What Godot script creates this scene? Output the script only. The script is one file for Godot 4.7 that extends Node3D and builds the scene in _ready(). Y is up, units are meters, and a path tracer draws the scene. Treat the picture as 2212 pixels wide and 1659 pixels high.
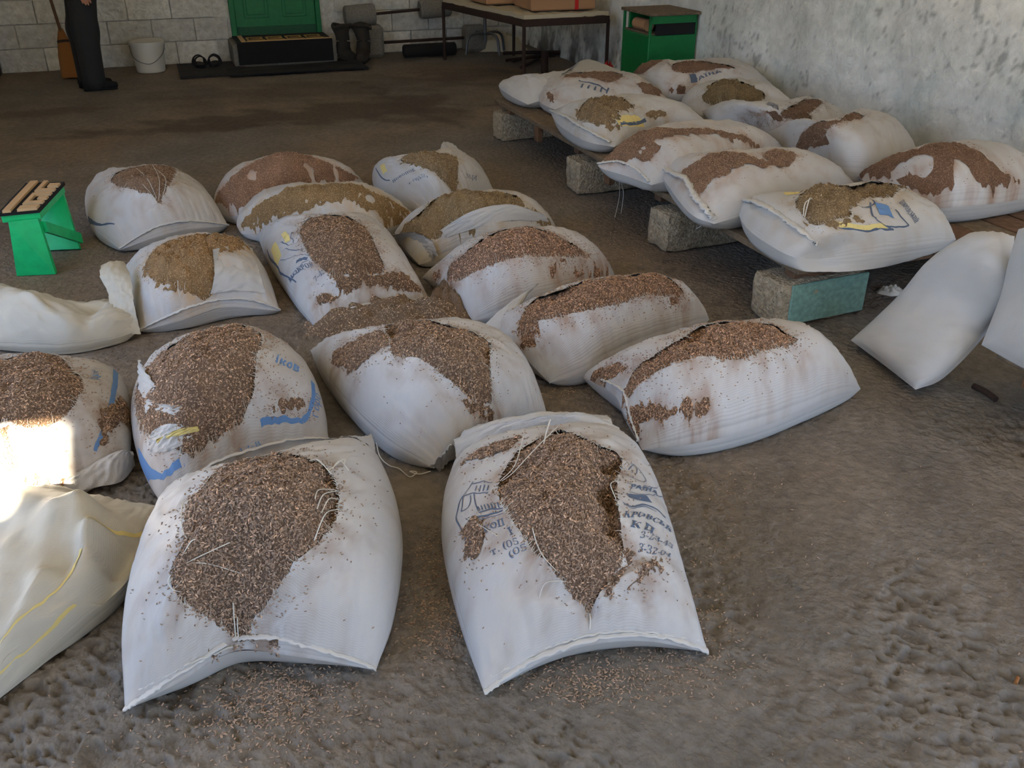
extends Node3D

# A whitewashed store room with opened grain sacks on the floor and on a plank platform.
# Room frame: a = metres to the right along the back wall, b = metres away from the camera along the right wall.
const YAW := 0.3565
var rng := RandomNumberGenerator.new()
var n1 := FastNoiseLite.new()
var n2 := FastNoiseLite.new()
var n3 := FastNoiseLite.new()
var used := {}
var mat := {}
var room: Basis
var kernel_mesh: ArrayMesh
var flake_mesh: ArrayMesh


func _ready() -> void:
	rng.seed = 77
	room = Basis(Vector3.UP, YAW)
	# ---- camera
	var cam := Camera3D.new()
	cam.name = "camera"
	cam.position = Vector3(0, 1.5, 0)
	cam.rotation_degrees = Vector3(-28.4, 0, 0)
	cam.fov = 45.88
	cam.near = 0.05
	cam.far = 60.0
	add_child(cam)
	# ---- sky and exposure
	var env := Environment.new()
	var sky := Sky.new()
	var sm := ProceduralSkyMaterial.new()
	sm.sky_top_color = Color(0.55, 0.71, 0.94)
	sm.sky_horizon_color = Color(0.78, 0.89, 1.0)
	sm.ground_bottom_color = Color(0.55, 0.51, 0.44)
	sm.ground_horizon_color = Color(0.70, 0.67, 0.60)
	sm.sky_curve = 0.2
	sm.sky_energy_multiplier = 1.0
	sky.sky_material = sm
	env.background_mode = Environment.BG_SKY
	env.sky = sky
	env.background_energy_multiplier = 1.0
	env.tonemap_mode = Environment.TONE_MAPPER_LINEAR
	env.tonemap_exposure = 4.5
	env.sdfgi_enabled = true
	env.ssao_enabled = true
	env.ssil_enabled = true
	var we := WorldEnvironment.new()
	we.name = "world_environment"
	we.environment = env
	add_child(we)
	# ---- sun from behind the camera; only a small vent lets it reach the sacks
	var sun := DirectionalLight3D.new()
	sun.name = "sun"
	sun.light_color = Color(1.0, 0.93, 0.82)
	sun.light_energy = 6.0
	sun.shadow_enabled = true
	sun.light_angular_distance = 0.6
	add_child(sun)
	sun.look_at_from_position(rp(-0.2, 0.54, -0.8), Vector3.ZERO)

	setup_noise()
	setup_materials()
	build_room()
	build_back_things()
	build_platform()
	build_stool()
	build_sacks()
	build_loose_things()
	build_person()


# ------------------------------------------------------------------ helpers
func rp(a: float, y: float, b: float) -> Vector3:
	return room * Vector3(a, y, -b)


func setup_noise() -> void:
	n1.seed = 11
	n1.frequency = 1.0
	n1.noise_type = FastNoiseLite.TYPE_SIMPLEX_SMOOTH
	n1.fractal_type = FastNoiseLite.FRACTAL_NONE
	n2.seed = 23
	n2.frequency = 1.0
	n2.noise_type = FastNoiseLite.TYPE_SIMPLEX
	n2.fractal_octaves = 4
	n3.seed = 41
	n3.frequency = 1.0
	n3.noise_type = FastNoiseLite.TYPE_CELLULAR
	n3.fractal_type = FastNoiseLite.FRACTAL_NONE


func numbered(called: String) -> String:
	if not used.has(called):
		used[called] = 0
		return called
	used[called] += 1
	return "%s_%03d" % [called, used[called]]


func tag(o: Node3D, label: String, category := "", group := "", kind := "") -> Node3D:
	if label != "":
		o.set_meta("label", label)
	if category != "":
		o.set_meta("category", category)
	if group != "":
		o.set_meta("group", group)
	if kind != "":
		o.set_meta("kind", kind)
	return o


func thing(called: String, label: String, category: String, at := Vector3.ZERO, turn := 0.0, group := "") -> Node3D:
	var o := Node3D.new()
	o.name = numbered(called)
	o.position = at
	o.rotation.y = turn
	add_child(o)
	tag(o, label, category, group)
	return o


func put(called: String, mesh: Mesh, m: Material, parent: Node3D = null, at := Vector3.ZERO) -> MeshInstance3D:
	var o := MeshInstance3D.new()
	o.mesh = mesh
	o.material_override = m
	o.position = at
	if parent == null:
		o.name = numbered(called)
		add_child(o)
	else:
		o.name = called
		parent.add_child(o, true)
	return o


func struct(called: String, mesh: Mesh, m: Material, label: String, at := Vector3.ZERO, turn := 0.0) -> MeshInstance3D:
	var o := put(called, mesh, m, null, at)
	o.rotation.y = turn
	tag(o, label, "", "", "structure")
	return o


func stuff(o: Node3D) -> Node3D:
	o.set_meta("kind", "stuff")
	return o


# An ArrayMesh from indexed points; normals are summed from the faces. Front faces run clockwise.
func mesh_of(p: PackedVector3Array, idx: PackedInt32Array, uv := PackedVector2Array(), col := PackedColorArray()) -> ArrayMesh:
	var nn := PackedVector3Array()
	nn.resize(p.size())
	for k in range(0, idx.size(), 3):
		var a := idx[k]
		var b := idx[k + 1]
		var c := idx[k + 2]
		var f := (p[c] - p[a]).cross(p[b] - p[a])
		nn[a] += f
		nn[b] += f
		nn[c] += f
	for k in nn.size():
		nn[k] = nn[k].normalized() if nn[k].length_squared() > 1e-20 else Vector3.UP
	var arr := []
	arr.resize(Mesh.ARRAY_MAX)
	arr[Mesh.ARRAY_VERTEX] = p
	arr[Mesh.ARRAY_NORMAL] = nn
	arr[Mesh.ARRAY_INDEX] = idx
	if uv.size() == p.size():
		arr[Mesh.ARRAY_TEX_UV] = uv
	if col.size() == p.size():
		arr[Mesh.ARRAY_COLOR] = col
	var m := ArrayMesh.new()
	m.add_surface_from_arrays(Mesh.PRIMITIVE_TRIANGLES, arr)
	return m


# A collector of boxes, tubes and lathed shapes, with flat or smooth faces.
class Shape:
	var p := PackedVector3Array()
	var n := PackedVector3Array()
	var uv := PackedVector2Array()

	func tri(a: Vector3, b: Vector3, c: Vector3, na := Vector3.ZERO, nb := Vector3.ZERO, nc := Vector3.ZERO) -> void:
		var f := (c - a).cross(b - a)
		if f.length_squared() < 1e-22:
			return
		f = f.normalized()
		p.append_array(PackedVector3Array([a, b, c]))
		n.append_array(PackedVector3Array([na if na != Vector3.ZERO else f, nb if nb != Vector3.ZERO else f, nc if nc != Vector3.ZERO else f]))
		for q in [a, b, c]:
			if absf(f.y) > 0.7:
				uv.append(Vector2(q.x, q.z))
			elif absf(f.x) > 0.7:
				uv.append(Vector2(q.z, q.y))
			else:
				uv.append(Vector2(q.x, q.y))

	func quad(a: Vector3, b: Vector3, c: Vector3, d: Vector3) -> void:
		tri(a, b, c)
		tri(a, c, d)

	# a box with chamfered edges, placed by a transform
	func box(size: Vector3, t: Transform3D, ch := 0.004) -> void:
		var h := size / 2.0
		ch = minf(ch, minf(h.x, minf(h.y, h.z)) * 0.6)
		var verts := {}
		for sx in [-1, 1]:
			for sy in [-1, 1]:
				for sz in [-1, 1]:
					var c := Vector3(h.x * sx, h.y * sy, h.z * sz)
					verts[[sx, sy, sz, 0]] = t * (c - Vector3(0, ch * sy, ch * sz))
					verts[[sx, sy, sz, 1]] = t * (c - Vector3(ch * sx, 0, ch * sz))
					verts[[sx, sy, sz, 2]] = t * (c - Vector3(ch * sx, ch * sy, 0))
		var mid := t.origin
		for s in [-1, 1]:
			face([verts[[s, -1, -1, 0]], verts[[s, 1, -1, 0]], verts[[s, 1, 1, 0]], verts[[s, -1, 1, 0]]], mid)
			face([verts[[-1, s, -1, 1]], verts[[1, s, -1, 1]], verts[[1, s, 1, 1]], verts[[-1, s, 1, 1]]], mid)
			face([verts[[-1, -1, s, 2]], verts[[1, -1, s, 2]], verts[[1, 1, s, 2]], verts[[-1, 1, s, 2]]], mid)
			for r in [-1, 1]:
				face([verts[[s, r, -1, 0]], verts[[s, r, 1, 0]], verts[[s, r, 1, 1]], verts[[s, r, -1, 1]]], mid)
				face([verts[[s, -1, r, 0]], verts[[s, 1, r, 0]], verts[[s, 1, r, 2]], verts[[s, -1, r, 2]]], mid)
				face([verts[[-1, s, r, 1]], verts[[1, s, r, 1]], verts[[1, s, r, 2]], verts[[-1, s, r, 2]]], mid)
				for q in [-1, 1]:
					face([verts[[s, r, q, 0]], verts[[s, r, q, 1]], verts[[s, r, q, 2]]], mid)

	func face(f: Array, mid: Vector3) -> void:
		var nrm: Vector3 = (f[2] - f[0]).cross(f[1] - f[0])
		var ctr: Vector3 = f[0]
		if nrm.dot(ctr - mid) < 0.0:
			f.reverse()
		tri(f[0], f[1], f[2])
		if f.size() == 4:
			tri(f[0], f[2], f[3])

	# a tube through points; radius may be a number or a list
	func tube(pts: PackedVector3Array, radius, sides := 6, flat := 1.0, up := Vector3.UP) -> void:
		var rings := []
		var norms := []
		for i in pts.size():
			var d := (pts[mini(i + 1, pts.size() - 1)] - pts[maxi(i - 1, 0)]).normalized()
			var x := d.cross(up)
			if x.length() < 0.05:
				x = d.cross(Vector3(1, 0, 0.3))
			x = x.normalized()
			var y := x.cross(d).normalized()
			var r: float = radius[i] if radius is Array or radius is PackedFloat32Array else radius
			var ring := []
			var nr := []
			for k in sides:
				var ang := TAU * k / sides
				var v := x * cos(ang) + y * sin(ang) * flat
				ring.append(pts[i] + v * r)
				nr.append((x * cos(ang) * flat + y * sin(ang)).normalized())
			rings.append(ring)
			norms.append(nr)
		for i in pts.size() - 1:
			for k in sides:
				var j := (k + 1) % sides
				var a: Vector3 = rings[i][k]
				var b: Vector3 = rings[i][j]
				var c: Vector3 = rings[i + 1][j]
				var e: Vector3 = rings[i + 1][k]
				var mid: Vector3 = norms[i][k]
				if (c - a).cross(b - a).dot(mid) >= 0.0:
					tri(a, b, c, norms[i][k], norms[i][j], norms[i + 1][j])
					tri(a, c, e, norms[i][k], norms[i + 1][j], norms[i + 1][k])
				else:
					tri(a, c, b, norms[i][k], norms[i + 1][j], norms[i][j])
					tri(a, e, c, norms[i][k], norms[i + 1][k], norms[i + 1][j])
		for e2 in [0, pts.size() - 1]:
			var d2 := (pts[0] - pts[1]) if e2 == 0 else (pts[e2] - pts[e2 - 1])
			for k in sides:
				var j := (k + 1) % sides
				var a: Vector3 = pts[e2]
				var b: Vector3 = rings[e2][k]
				var c: Vector3 = rings[e2][j]
				if (c - a).cross(b - a).dot(d2) < 0.0:
					var q := b
					b = c
					c = q
				tri(a, b, c)

	# profile of (radius, height) turned round the y axis of a transform
	func lathe(prof: PackedVector2Array, t: Transform3D, sides := 24) -> void:
		for i in prof.size() - 1:
			for k in sides:
				var a0 := TAU * k / sides
				var a1 := TAU * (k + 1) / sides
				var q := [prof[i], prof[i + 1]]
				var dn := Vector2(q[1].y - q[0].y, q[0].x - q[1].x).normalized()
				var v := func(pr: Vector2, an: float) -> Vector3: return t * Vector3(pr.x * cos(an), pr.y, pr.x * sin(an))
				var nv := func(an: float) -> Vector3: return (t.basis * Vector3(dn.x * cos(an), dn.y, dn.x * sin(an))).normalized()
				var A: Vector3 = v.call(q[0], a0)
				var B: Vector3 = v.call(q[0], a1)
				var C: Vector3 = v.call(q[1], a1)
				var D: Vector3 = v.call(q[1], a0)
				var N0: Vector3 = nv.call(a0)
				var N1: Vector3 = nv.call(a1)
				for tr in [[A, B, C, N0, N1, N1], [A, C, D, N0, N1, N0]]:
					if (tr[2] - tr[0]).cross(tr[1] - tr[0]).dot(tr[3]) >= 0.0:
						tri(tr[0], tr[1], tr[2], tr[3], tr[4], tr[5])
					else:
						tri(tr[0], tr[2], tr[1], tr[3], tr[5], tr[4])

	func done() -> ArrayMesh:
		var arr := []
		arr.resize(Mesh.ARRAY_MAX)
		arr[Mesh.ARRAY_VERTEX] = p
		arr[Mesh.ARRAY_NORMAL] = n
		arr[Mesh.ARRAY_TEX_UV] = uv
		var m := ArrayMesh.new()
		m.add_surface_from_arrays(Mesh.PRIMITIVE_TRIANGLES, arr)
		return m


func xf(at: Vector3, yaw := 0.0, pitch := 0.0, roll := 0.0) -> Transform3D:
	return Transform3D(Basis.from_euler(Vector3(pitch, yaw, roll)), at)


func box_mesh(size: Vector3, ch := 0.004, t := Transform3D()) -> ArrayMesh:
	var s := Shape.new()
	s.box(size, t, ch)
	return s.done()


func tube_mesh(pts: PackedVector3Array, radius, sides := 6, flat := 1.0) -> ArrayMesh:
	var s := Shape.new()
	s.tube(pts, radius, sides, flat)
	return s.done()


func spline(pts: Array, per := 6) -> PackedVector3Array:
	var out := PackedVector3Array()
	for i in pts.size() - 1:
		var a: Vector3 = pts[maxi(i - 1, 0)]
		var b: Vector3 = pts[i]
		var c: Vector3 = pts[i + 1]
		var d: Vector3 = pts[mini(i + 2, pts.size() - 1)]
		for k in per:
			out.append(b.cubic_interpolate(c, a, d, float(k) / per))
	out.append(pts[-1])
	return out


# ------------------------------------------------------------------ materials
func plain(c: Color, rough := 0.8, metal := 0.0) -> StandardMaterial3D:
	var m := StandardMaterial3D.new()
	m.albedo_color = c
	m.roughness = rough
	m.metallic = metal
	return m


func noise_tex(seed_: int, freq: float, lo: Color, hi: Color, kind := FastNoiseLite.TYPE_SIMPLEX_SMOOTH, octaves := 4, size := 512, mid := 0.5) -> NoiseTexture2D:
	var t := NoiseTexture2D.new()
	var n := FastNoiseLite.new()
	n.seed = seed_
	n.frequency = freq
	n.noise_type = kind
	n.fractal_octaves = octaves
	t.noise = n
	t.seamless = true
	t.width = size
	t.height = size
	var g := Gradient.new()
	g.set_color(0, lo)
	g.set_color(1, hi)
	g.add_point(mid, lo.lerp(hi, 0.5))
	t.color_ramp = g
	return t


func bump_tex(seed_: int, freq: float, strength: float, kind := FastNoiseLite.TYPE_SIMPLEX_SMOOTH, octaves := 4, size := 512) -> NoiseTexture2D:
	var t := NoiseTexture2D.new()
	var n := FastNoiseLite.new()
	n.seed = seed_
	n.frequency = freq
	n.noise_type = kind
	n.fractal_octaves = octaves
	t.noise = n
	t.seamless = true
	t.width = size
	t.height = size
	t.as_normal_map = true
	t.bump_strength = strength
	return t


func textured(c: Color, tex: Texture2D, bump: Texture2D, scale: float, rough := 0.85, nscale := 1.0, vc := false) -> StandardMaterial3D:
	var m := plain(c, rough)
	m.albedo_texture = tex
	if bump:
		m.normal_enabled = true
		m.normal_texture = bump
		m.normal_scale = nscale
	m.uv1_triplanar = true
	m.uv1_world_triplanar = true
	m.uv1_scale = Vector3.ONE * scale
	m.vertex_color_use_as_albedo = vc
	return m


func setup_materials() -> void:
	# woven polypropylene: flat tapes crossing over and under
	var wv := Image.create(128, 128, false, Image.FORMAT_RGBA8)
	var hv := Image.create(128, 128, false, Image.FORMAT_RGBA8)
	for y in 128:
		for x in 128:
			var cx := x / 8
			var cy := y / 8
			var over := (cx + cy) % 2 == 0
			var fx := absf((x % 8) / 3.5 - 1.0)
			var fy := absf((y % 8) / 3.5 - 1.0)
			var h := (1.0 - 0.55 * pow(fx, 3.0) - 0.3 * fy * fy) if over else (1.0 - 0.55 * pow(fy, 3.0) - 0.3 * fx * fx)
			hv.set_pixel(x, y, Color(h, h, h))
			var c := 0.93 + 0.07 * h
			wv.set_pixel(x, y, Color(c, c, c))
	hv.bump_map_to_normal_map(2.0)
	for k in ["cloth", "cloth_cream"]:
		var m := plain(Color(0.765, 0.765, 0.76) if k == "cloth" else Color(0.77, 0.755, 0.70), 0.5)
		m.albedo_texture = ImageTexture.create_from_image(wv)
		m.normal_enabled = true
		m.normal_texture = ImageTexture.create_from_image(hv)
		m.normal_scale = 0.3
		m.uv1_scale = Vector3(22, 22, 22)
		m.vertex_color_use_as_albedo = true
		m.metallic_specular = 0.4
		m.backlight_enabled = true
		m.backlight = Color(0.12, 0.12, 0.12)
		mat[k] = m
	mat.thread = plain(Color(0.82, 0.81, 0.77), 0.5)
	mat.seam = plain(Color(0.77, 0.765, 0.75), 0.6)
	var gt := noise_tex(3, 0.09, Color(0.55, 0.5, 0.46), Color(1.0, 1.0, 1.0), FastNoiseLite.TYPE_CELLULAR, 2)
	mat.grain = textured(Color(1, 1, 1), gt, bump_tex(4, 0.09, 14.0, FastNoiseLite.TYPE_CELLULAR, 2), 5.0, 0.9, 1.0, true)
	mat.kernel = plain(Color(1, 1, 1), 0.6)
	mat.kernel.vertex_color_use_as_albedo = true
	mat.floor = textured(Color(1, 1, 1), noise_tex(8, 0.02, Color(0.78, 0.77, 0.76), Color(1, 1, 1), FastNoiseLite.TYPE_SIMPLEX_SMOOTH, 6, 1024), bump_tex(9, 0.035, 9.0, FastNoiseLite.TYPE_SIMPLEX_SMOOTH, 5, 1024), 0.9, 0.75, 0.9, true)
	mat.lime = textured(Color(1, 1, 1), noise_tex(14, 0.012, Color(0.86, 0.86, 0.85), Color(1, 1, 1), FastNoiseLite.TYPE_SIMPLEX_SMOOTH, 6, 1024), bump_tex(15, 0.03, 4.0, FastNoiseLite.TYPE_SIMPLEX_SMOOTH, 5, 1024), 0.8, 0.9, 1.0, true)
	mat.block = textured(Color(0.88, 0.87, 0.83), noise_tex(16, 0.02, Color(0.8, 0.79, 0.77), Color(1, 1, 1), FastNoiseLite.TYPE_SIMPLEX_SMOOTH, 6), bump_tex(17, 0.04, 8.0), 1.2, 0.9, 0.8)
	mat.yard = plain(Color(0.90, 0.82, 0.68), 0.95)
	mat.ceiling = plain(Color(0.86, 0.85, 0.81), 0.95)
	mat.wood = textured(Color(0.47, 0.35, 0.25), noise_tex(19, 0.02, Color(0.7, 0.68, 0.66), Color(1, 1, 1), FastNoiseLite.TYPE_SIMPLEX_SMOOTH, 6), bump_tex(20, 0.03, 6.0), 2.0, 0.85, 0.7)
	mat.wood_grey = textured(Color(0.50, 0.43, 0.34), noise_tex(19, 0.02, Color(0.7, 0.68, 0.66), Color(1, 1, 1), FastNoiseLite.TYPE_SIMPLEX_SMOOTH, 6), bump_tex(20, 0.03, 6.0), 2.0, 0.85, 0.7)
	mat.stone = textured(Color(0.80, 0.74, 0.64), noise_tex(22, 0.03, Color(0.62, 0.6, 0.56), Color(1, 1, 1), FastNoiseLite.TYPE_SIMPLEX_SMOOTH, 5), bump_tex(23, 0.05, 14.0), 2.5, 0.95, 1.0)
	mat.stone_teal = textured(Color(0.52, 0.68, 0.64), noise_tex(22, 0.03, Color(0.75, 0.75, 0.72), Color(1, 1, 1), FastNoiseLite.TYPE_SIMPLEX_SMOOTH, 5), bump_tex(23, 0.05, 6.0), 2.5, 0.8, 0.6)
	mat.green = textured(Color(0.05, 0.80, 0.47), noise_tex(25, 0.02, Color(0.86, 0.86, 0.86), Color(1, 1, 1)), bump_tex(26, 0.02, 2.0), 1.5, 0.45, 0.4)
	mat.green_dark = textured(Color(0.0, 0.46, 0.22), noise_tex(25, 0.02, Color(0.86, 0.86, 0.86), Color(1, 1, 1)), bump_tex(26, 0.02, 2.0), 1.5, 0.5, 0.4)
	mat.peel = textured(Color(0.20, 0.42, 0.30), noise_tex(27, 0.05, Color(0.55, 0.62, 0.58), Color(1, 1, 1)), null, 3.0, 0.8)
	mat.rubber = plain(Color(0.10, 0.09, 0.085), 0.8)
	mat.black = plain(Color(0.06, 0.06, 0.065), 0.9)
	mat.steel = plain(Color(0.42, 0.42, 0.42), 0.45, 0.7)
	mat.rust = textured(Color(0.24, 0.16, 0.12), noise_tex(29, 0.05, Color(0.6, 0.55, 0.5), Color(1, 1, 1)), null, 3.0, 0.8)
	mat.concrete = textured(Color(0.60, 0.58, 0.54), noise_tex(31, 0.03, Color(0.7, 0.7, 0.68), Color(1, 1, 1)), bump_tex(32, 0.06, 10.0), 3.0, 0.95)
	mat.white_plastic = plain(Color(0.80, 0.79, 0.75), 0.45)
	mat.card = plain(Color(0.66, 0.50, 0.36), 0.85)
	mat.mattress = plain(Color(0.74, 0.69, 0.58), 0.9)
	mat.red = plain(Color(0.75, 0.07, 0.05), 0.6)
	mat.ink = plain(Color(0.30, 0.36, 0.45), 0.7)
	mat.blue = plain(Color(0.36, 0.52, 0.72), 0.7)
	mat.yellow = plain(Color(0.85, 0.78, 0.50), 0.7)
	mat.trouser = plain(Color(0.13, 0.14, 0.15), 0.9)
	mat.jacket = plain(Color(0.20, 0.22, 0.26), 0.9)
	mat.skin = plain(Color(0.72, 0.52, 0.42), 0.6)
	mat.skin.subsurf_scatter_enabled = true
	mat.skin.subsurf_scatter_strength = 0.1
	mat.hair = plain(Color(0.12, 0.09, 0.07), 0.8)
	mat.straw = plain(Color(0.55, 0.36, 0.18), 0.9)
	mat.gold = plain(Color(0.62, 0.50, 0.28), 0.95)
	mat.tan = plain(Color(0.76, 0.63, 0.46), 0.95)
	mat.black_cloth = plain(Color(0.07, 0.07, 0.07), 0.95)
	mat.felt = plain(Color(0.20, 0.18, 0.15), 0.95)


# ------------------------------------------------------------------ the room
# a slab between two room corners
func slab(called: String, a0: float, a1: float, y0: float, y1: float, b0: float, b1: float, m: Material, label: String) -> MeshInstance3D:
	return struct(called, box_mesh(Vector3(a1 - a0, y1 - y0, b1 - b0), 0.003), m, label, rp((a0 + a1) / 2, (y0 + y1) / 2, (b0 + b1) / 2), YAW)


func floor_color(w: Vector3) -> Color:
	var base := Color(0.245, 0.190, 0.135)
	var grey := Color(0.205, 0.188, 0.160)
	var k := clampf(0.5 + 0.9 * n2.get_noise_2d(w.x * 0.45, w.z * 0.45), 0, 1)
	var c := base.lerp(grey, k)
	# nearer the camera the concrete is worn grey
	c = c.lerp(grey * 1.03, clampf(1.0 - (-w.z - 1.0) / 2.2, 0, 1) * 0.6)
	c = c * (1.0 + 0.25 * n2.get_noise_2d(w.x * 1.7 + 9.0, w.z * 1.7))
	# dark wet-looking stains in the back half
	for s in [[Vector3(-1.655, 0.000, -7.100), 1.35, 0.3, 0.62], [Vector3(-2.315, 0.000, -6.709), 0.8, 0.18, 0.5], [Vector3(-0.755, 0.000, -7.355), 0.35, 0.55, 0.5], [Vector3(-0.942, 0.000, -7.722), 0.5, 0.2, 0.45], [Vector3(-1.647, 0.000, -8.230), 1.4, 0.5, 0.35], [Vector3(-1.306, -0.000, -9.735), 0.6, 0.3, 0.3], [Vector3(-3.681, 0.000, -7.183), 0.7, 0.16, 0.45], [Vector3(-0.419, 0.000, -8.925), 0.5, 0.4, 0.35]]:
		var d: Vector3 = room.inverse() * (w - s[0])
		var q := Vector2(d.x / s[1], d.z / s[2]).length() + 0.7 * n2.get_noise_2d(w.x * 1.6, w.z * 2.4)
		c = c.lerp(Color(0.105, 0.075, 0.054), clampf((1.15 - q) * 2.2, 0, 1) * minf(0.85, s[3] * 1.4))
	# the long dark trickle
	var tr0: Vector2 = Vector2(-0.86, -7.6)
	var tr := Geometry2D.get_closest_point_to_segment(Vector2(w.x, w.z), tr0 + Vector2(-0.55, -0.9), tr0 + Vector2(0.45, 0.8))
	var td := tr.distance_to(Vector2(w.x, w.z)) + 0.12 * n2.get_noise_2d(w.x * 3.0, w.z * 3.0)
	c = c.lerp(Color(0.085, 0.062, 0.046), clampf(1.2 - td / 0.07, 0, 1) * 0.75)
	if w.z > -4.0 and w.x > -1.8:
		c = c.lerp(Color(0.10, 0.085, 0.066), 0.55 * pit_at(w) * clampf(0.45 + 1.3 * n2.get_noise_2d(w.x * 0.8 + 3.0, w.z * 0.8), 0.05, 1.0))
	c.a = 1.0
	return c


func floor_height(w: Vector3) -> float:
	var near := clampf(1.0 - (-w.z - 2.0) / 2.6, 0.15, 1.0)
	var patch := clampf(0.45 + 1.3 * n2.get_noise_2d(w.x * 0.8 + 3.0, w.z * 0.8), 0.05, 1.0)
	if near < 0.2:
		return near * 0.007 * n2.get_noise_2d(w.x * 6.0, w.z * 6.0) - 0.004
	return near * (0.005 * n2.get_noise_2d(w.x * 5.0, w.z * 5.0) + 0.0022 * n1.get_noise_2d(w.x * 42.0, w.z * 60.0) * patch - 0.013 * pit_at(w) * patch) - 0.002


# how deep a place lies in one of the pits worn into the concrete
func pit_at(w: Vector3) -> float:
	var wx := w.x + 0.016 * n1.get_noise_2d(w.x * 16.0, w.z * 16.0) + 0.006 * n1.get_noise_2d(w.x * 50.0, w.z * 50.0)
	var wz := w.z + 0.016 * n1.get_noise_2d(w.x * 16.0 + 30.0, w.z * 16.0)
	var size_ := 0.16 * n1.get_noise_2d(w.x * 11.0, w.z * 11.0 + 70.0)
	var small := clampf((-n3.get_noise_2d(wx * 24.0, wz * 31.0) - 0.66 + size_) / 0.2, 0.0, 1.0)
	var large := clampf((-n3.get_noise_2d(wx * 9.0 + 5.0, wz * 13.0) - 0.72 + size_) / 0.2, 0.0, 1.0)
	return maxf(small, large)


func grid_mesh(nx: int, ny: int, f: Callable, col: Callable, flip := false) -> ArrayMesh:
	var p := PackedVector3Array()
	var c := PackedColorArray()
	var idx := PackedInt32Array()
	for i in nx + 1:
		for j in ny + 1:
			var q: Vector3 = f.call(float(i) / nx, float(j) / ny)
			p.append(q)
			c.append(col.call(q))
	for i in nx:
		for j in ny:
			var a := i * (ny + 1) + j
			var b := a + ny + 1
			if flip:
				idx.append_array(PackedInt32Array([a, a + 1, b, b, a + 1, b + 1]))
			else:
				idx.append_array(PackedInt32Array([a, b, a + 1, b, b + 1, a + 1]))
	return mesh_of(p, idx, PackedVector2Array(), c)


func wall_color(q: Vector3) -> Color:
	# whitewash over old teal paint, with dark chips and drips
	var l := room.inverse() * q
	var b := -l.z
	var white := Color(0.86, 0.85, 0.79)
	var c := white * (1.0 + 0.22 * n2.get_noise_2d(b * 0.8, l.y * 0.8))
	var teal := n2.get_noise_2d(b * 1.4 + 5.0, l.y * 1.1 + 7.0)
	c = c.lerp(Color(0.58, 0.65, 0.61), clampf((teal - 0.2) * 2.5, 0, 1) * 0.5)
	var chip := n2.get_noise_2d(b * 13.0 + 0.8 * l.y, l.y * 8.0 + 31.0) + 0.65 * n2.get_noise_2d(b * 1.2, l.y * 1.2 + 50.0)
	c = c.lerp(Color(0.25, 0.26, 0.24), clampf((chip - 0.58) * 7.0, 0, 1) * 0.55)
	var low := clampf(1.0 - l.y / 0.5, 0, 1) * clampf((b - 5.2) / 2.0, 0, 1)
	var rot := n2.get_noise_2d(b * 3.5, l.y * 1.6 + 80.0)
	c = c.lerp(Color(0.12, 0.10, 0.08), clampf((rot + 0.25) * 2.0, 0, 1) * low)
	c.a = 1.0
	return c


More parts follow.
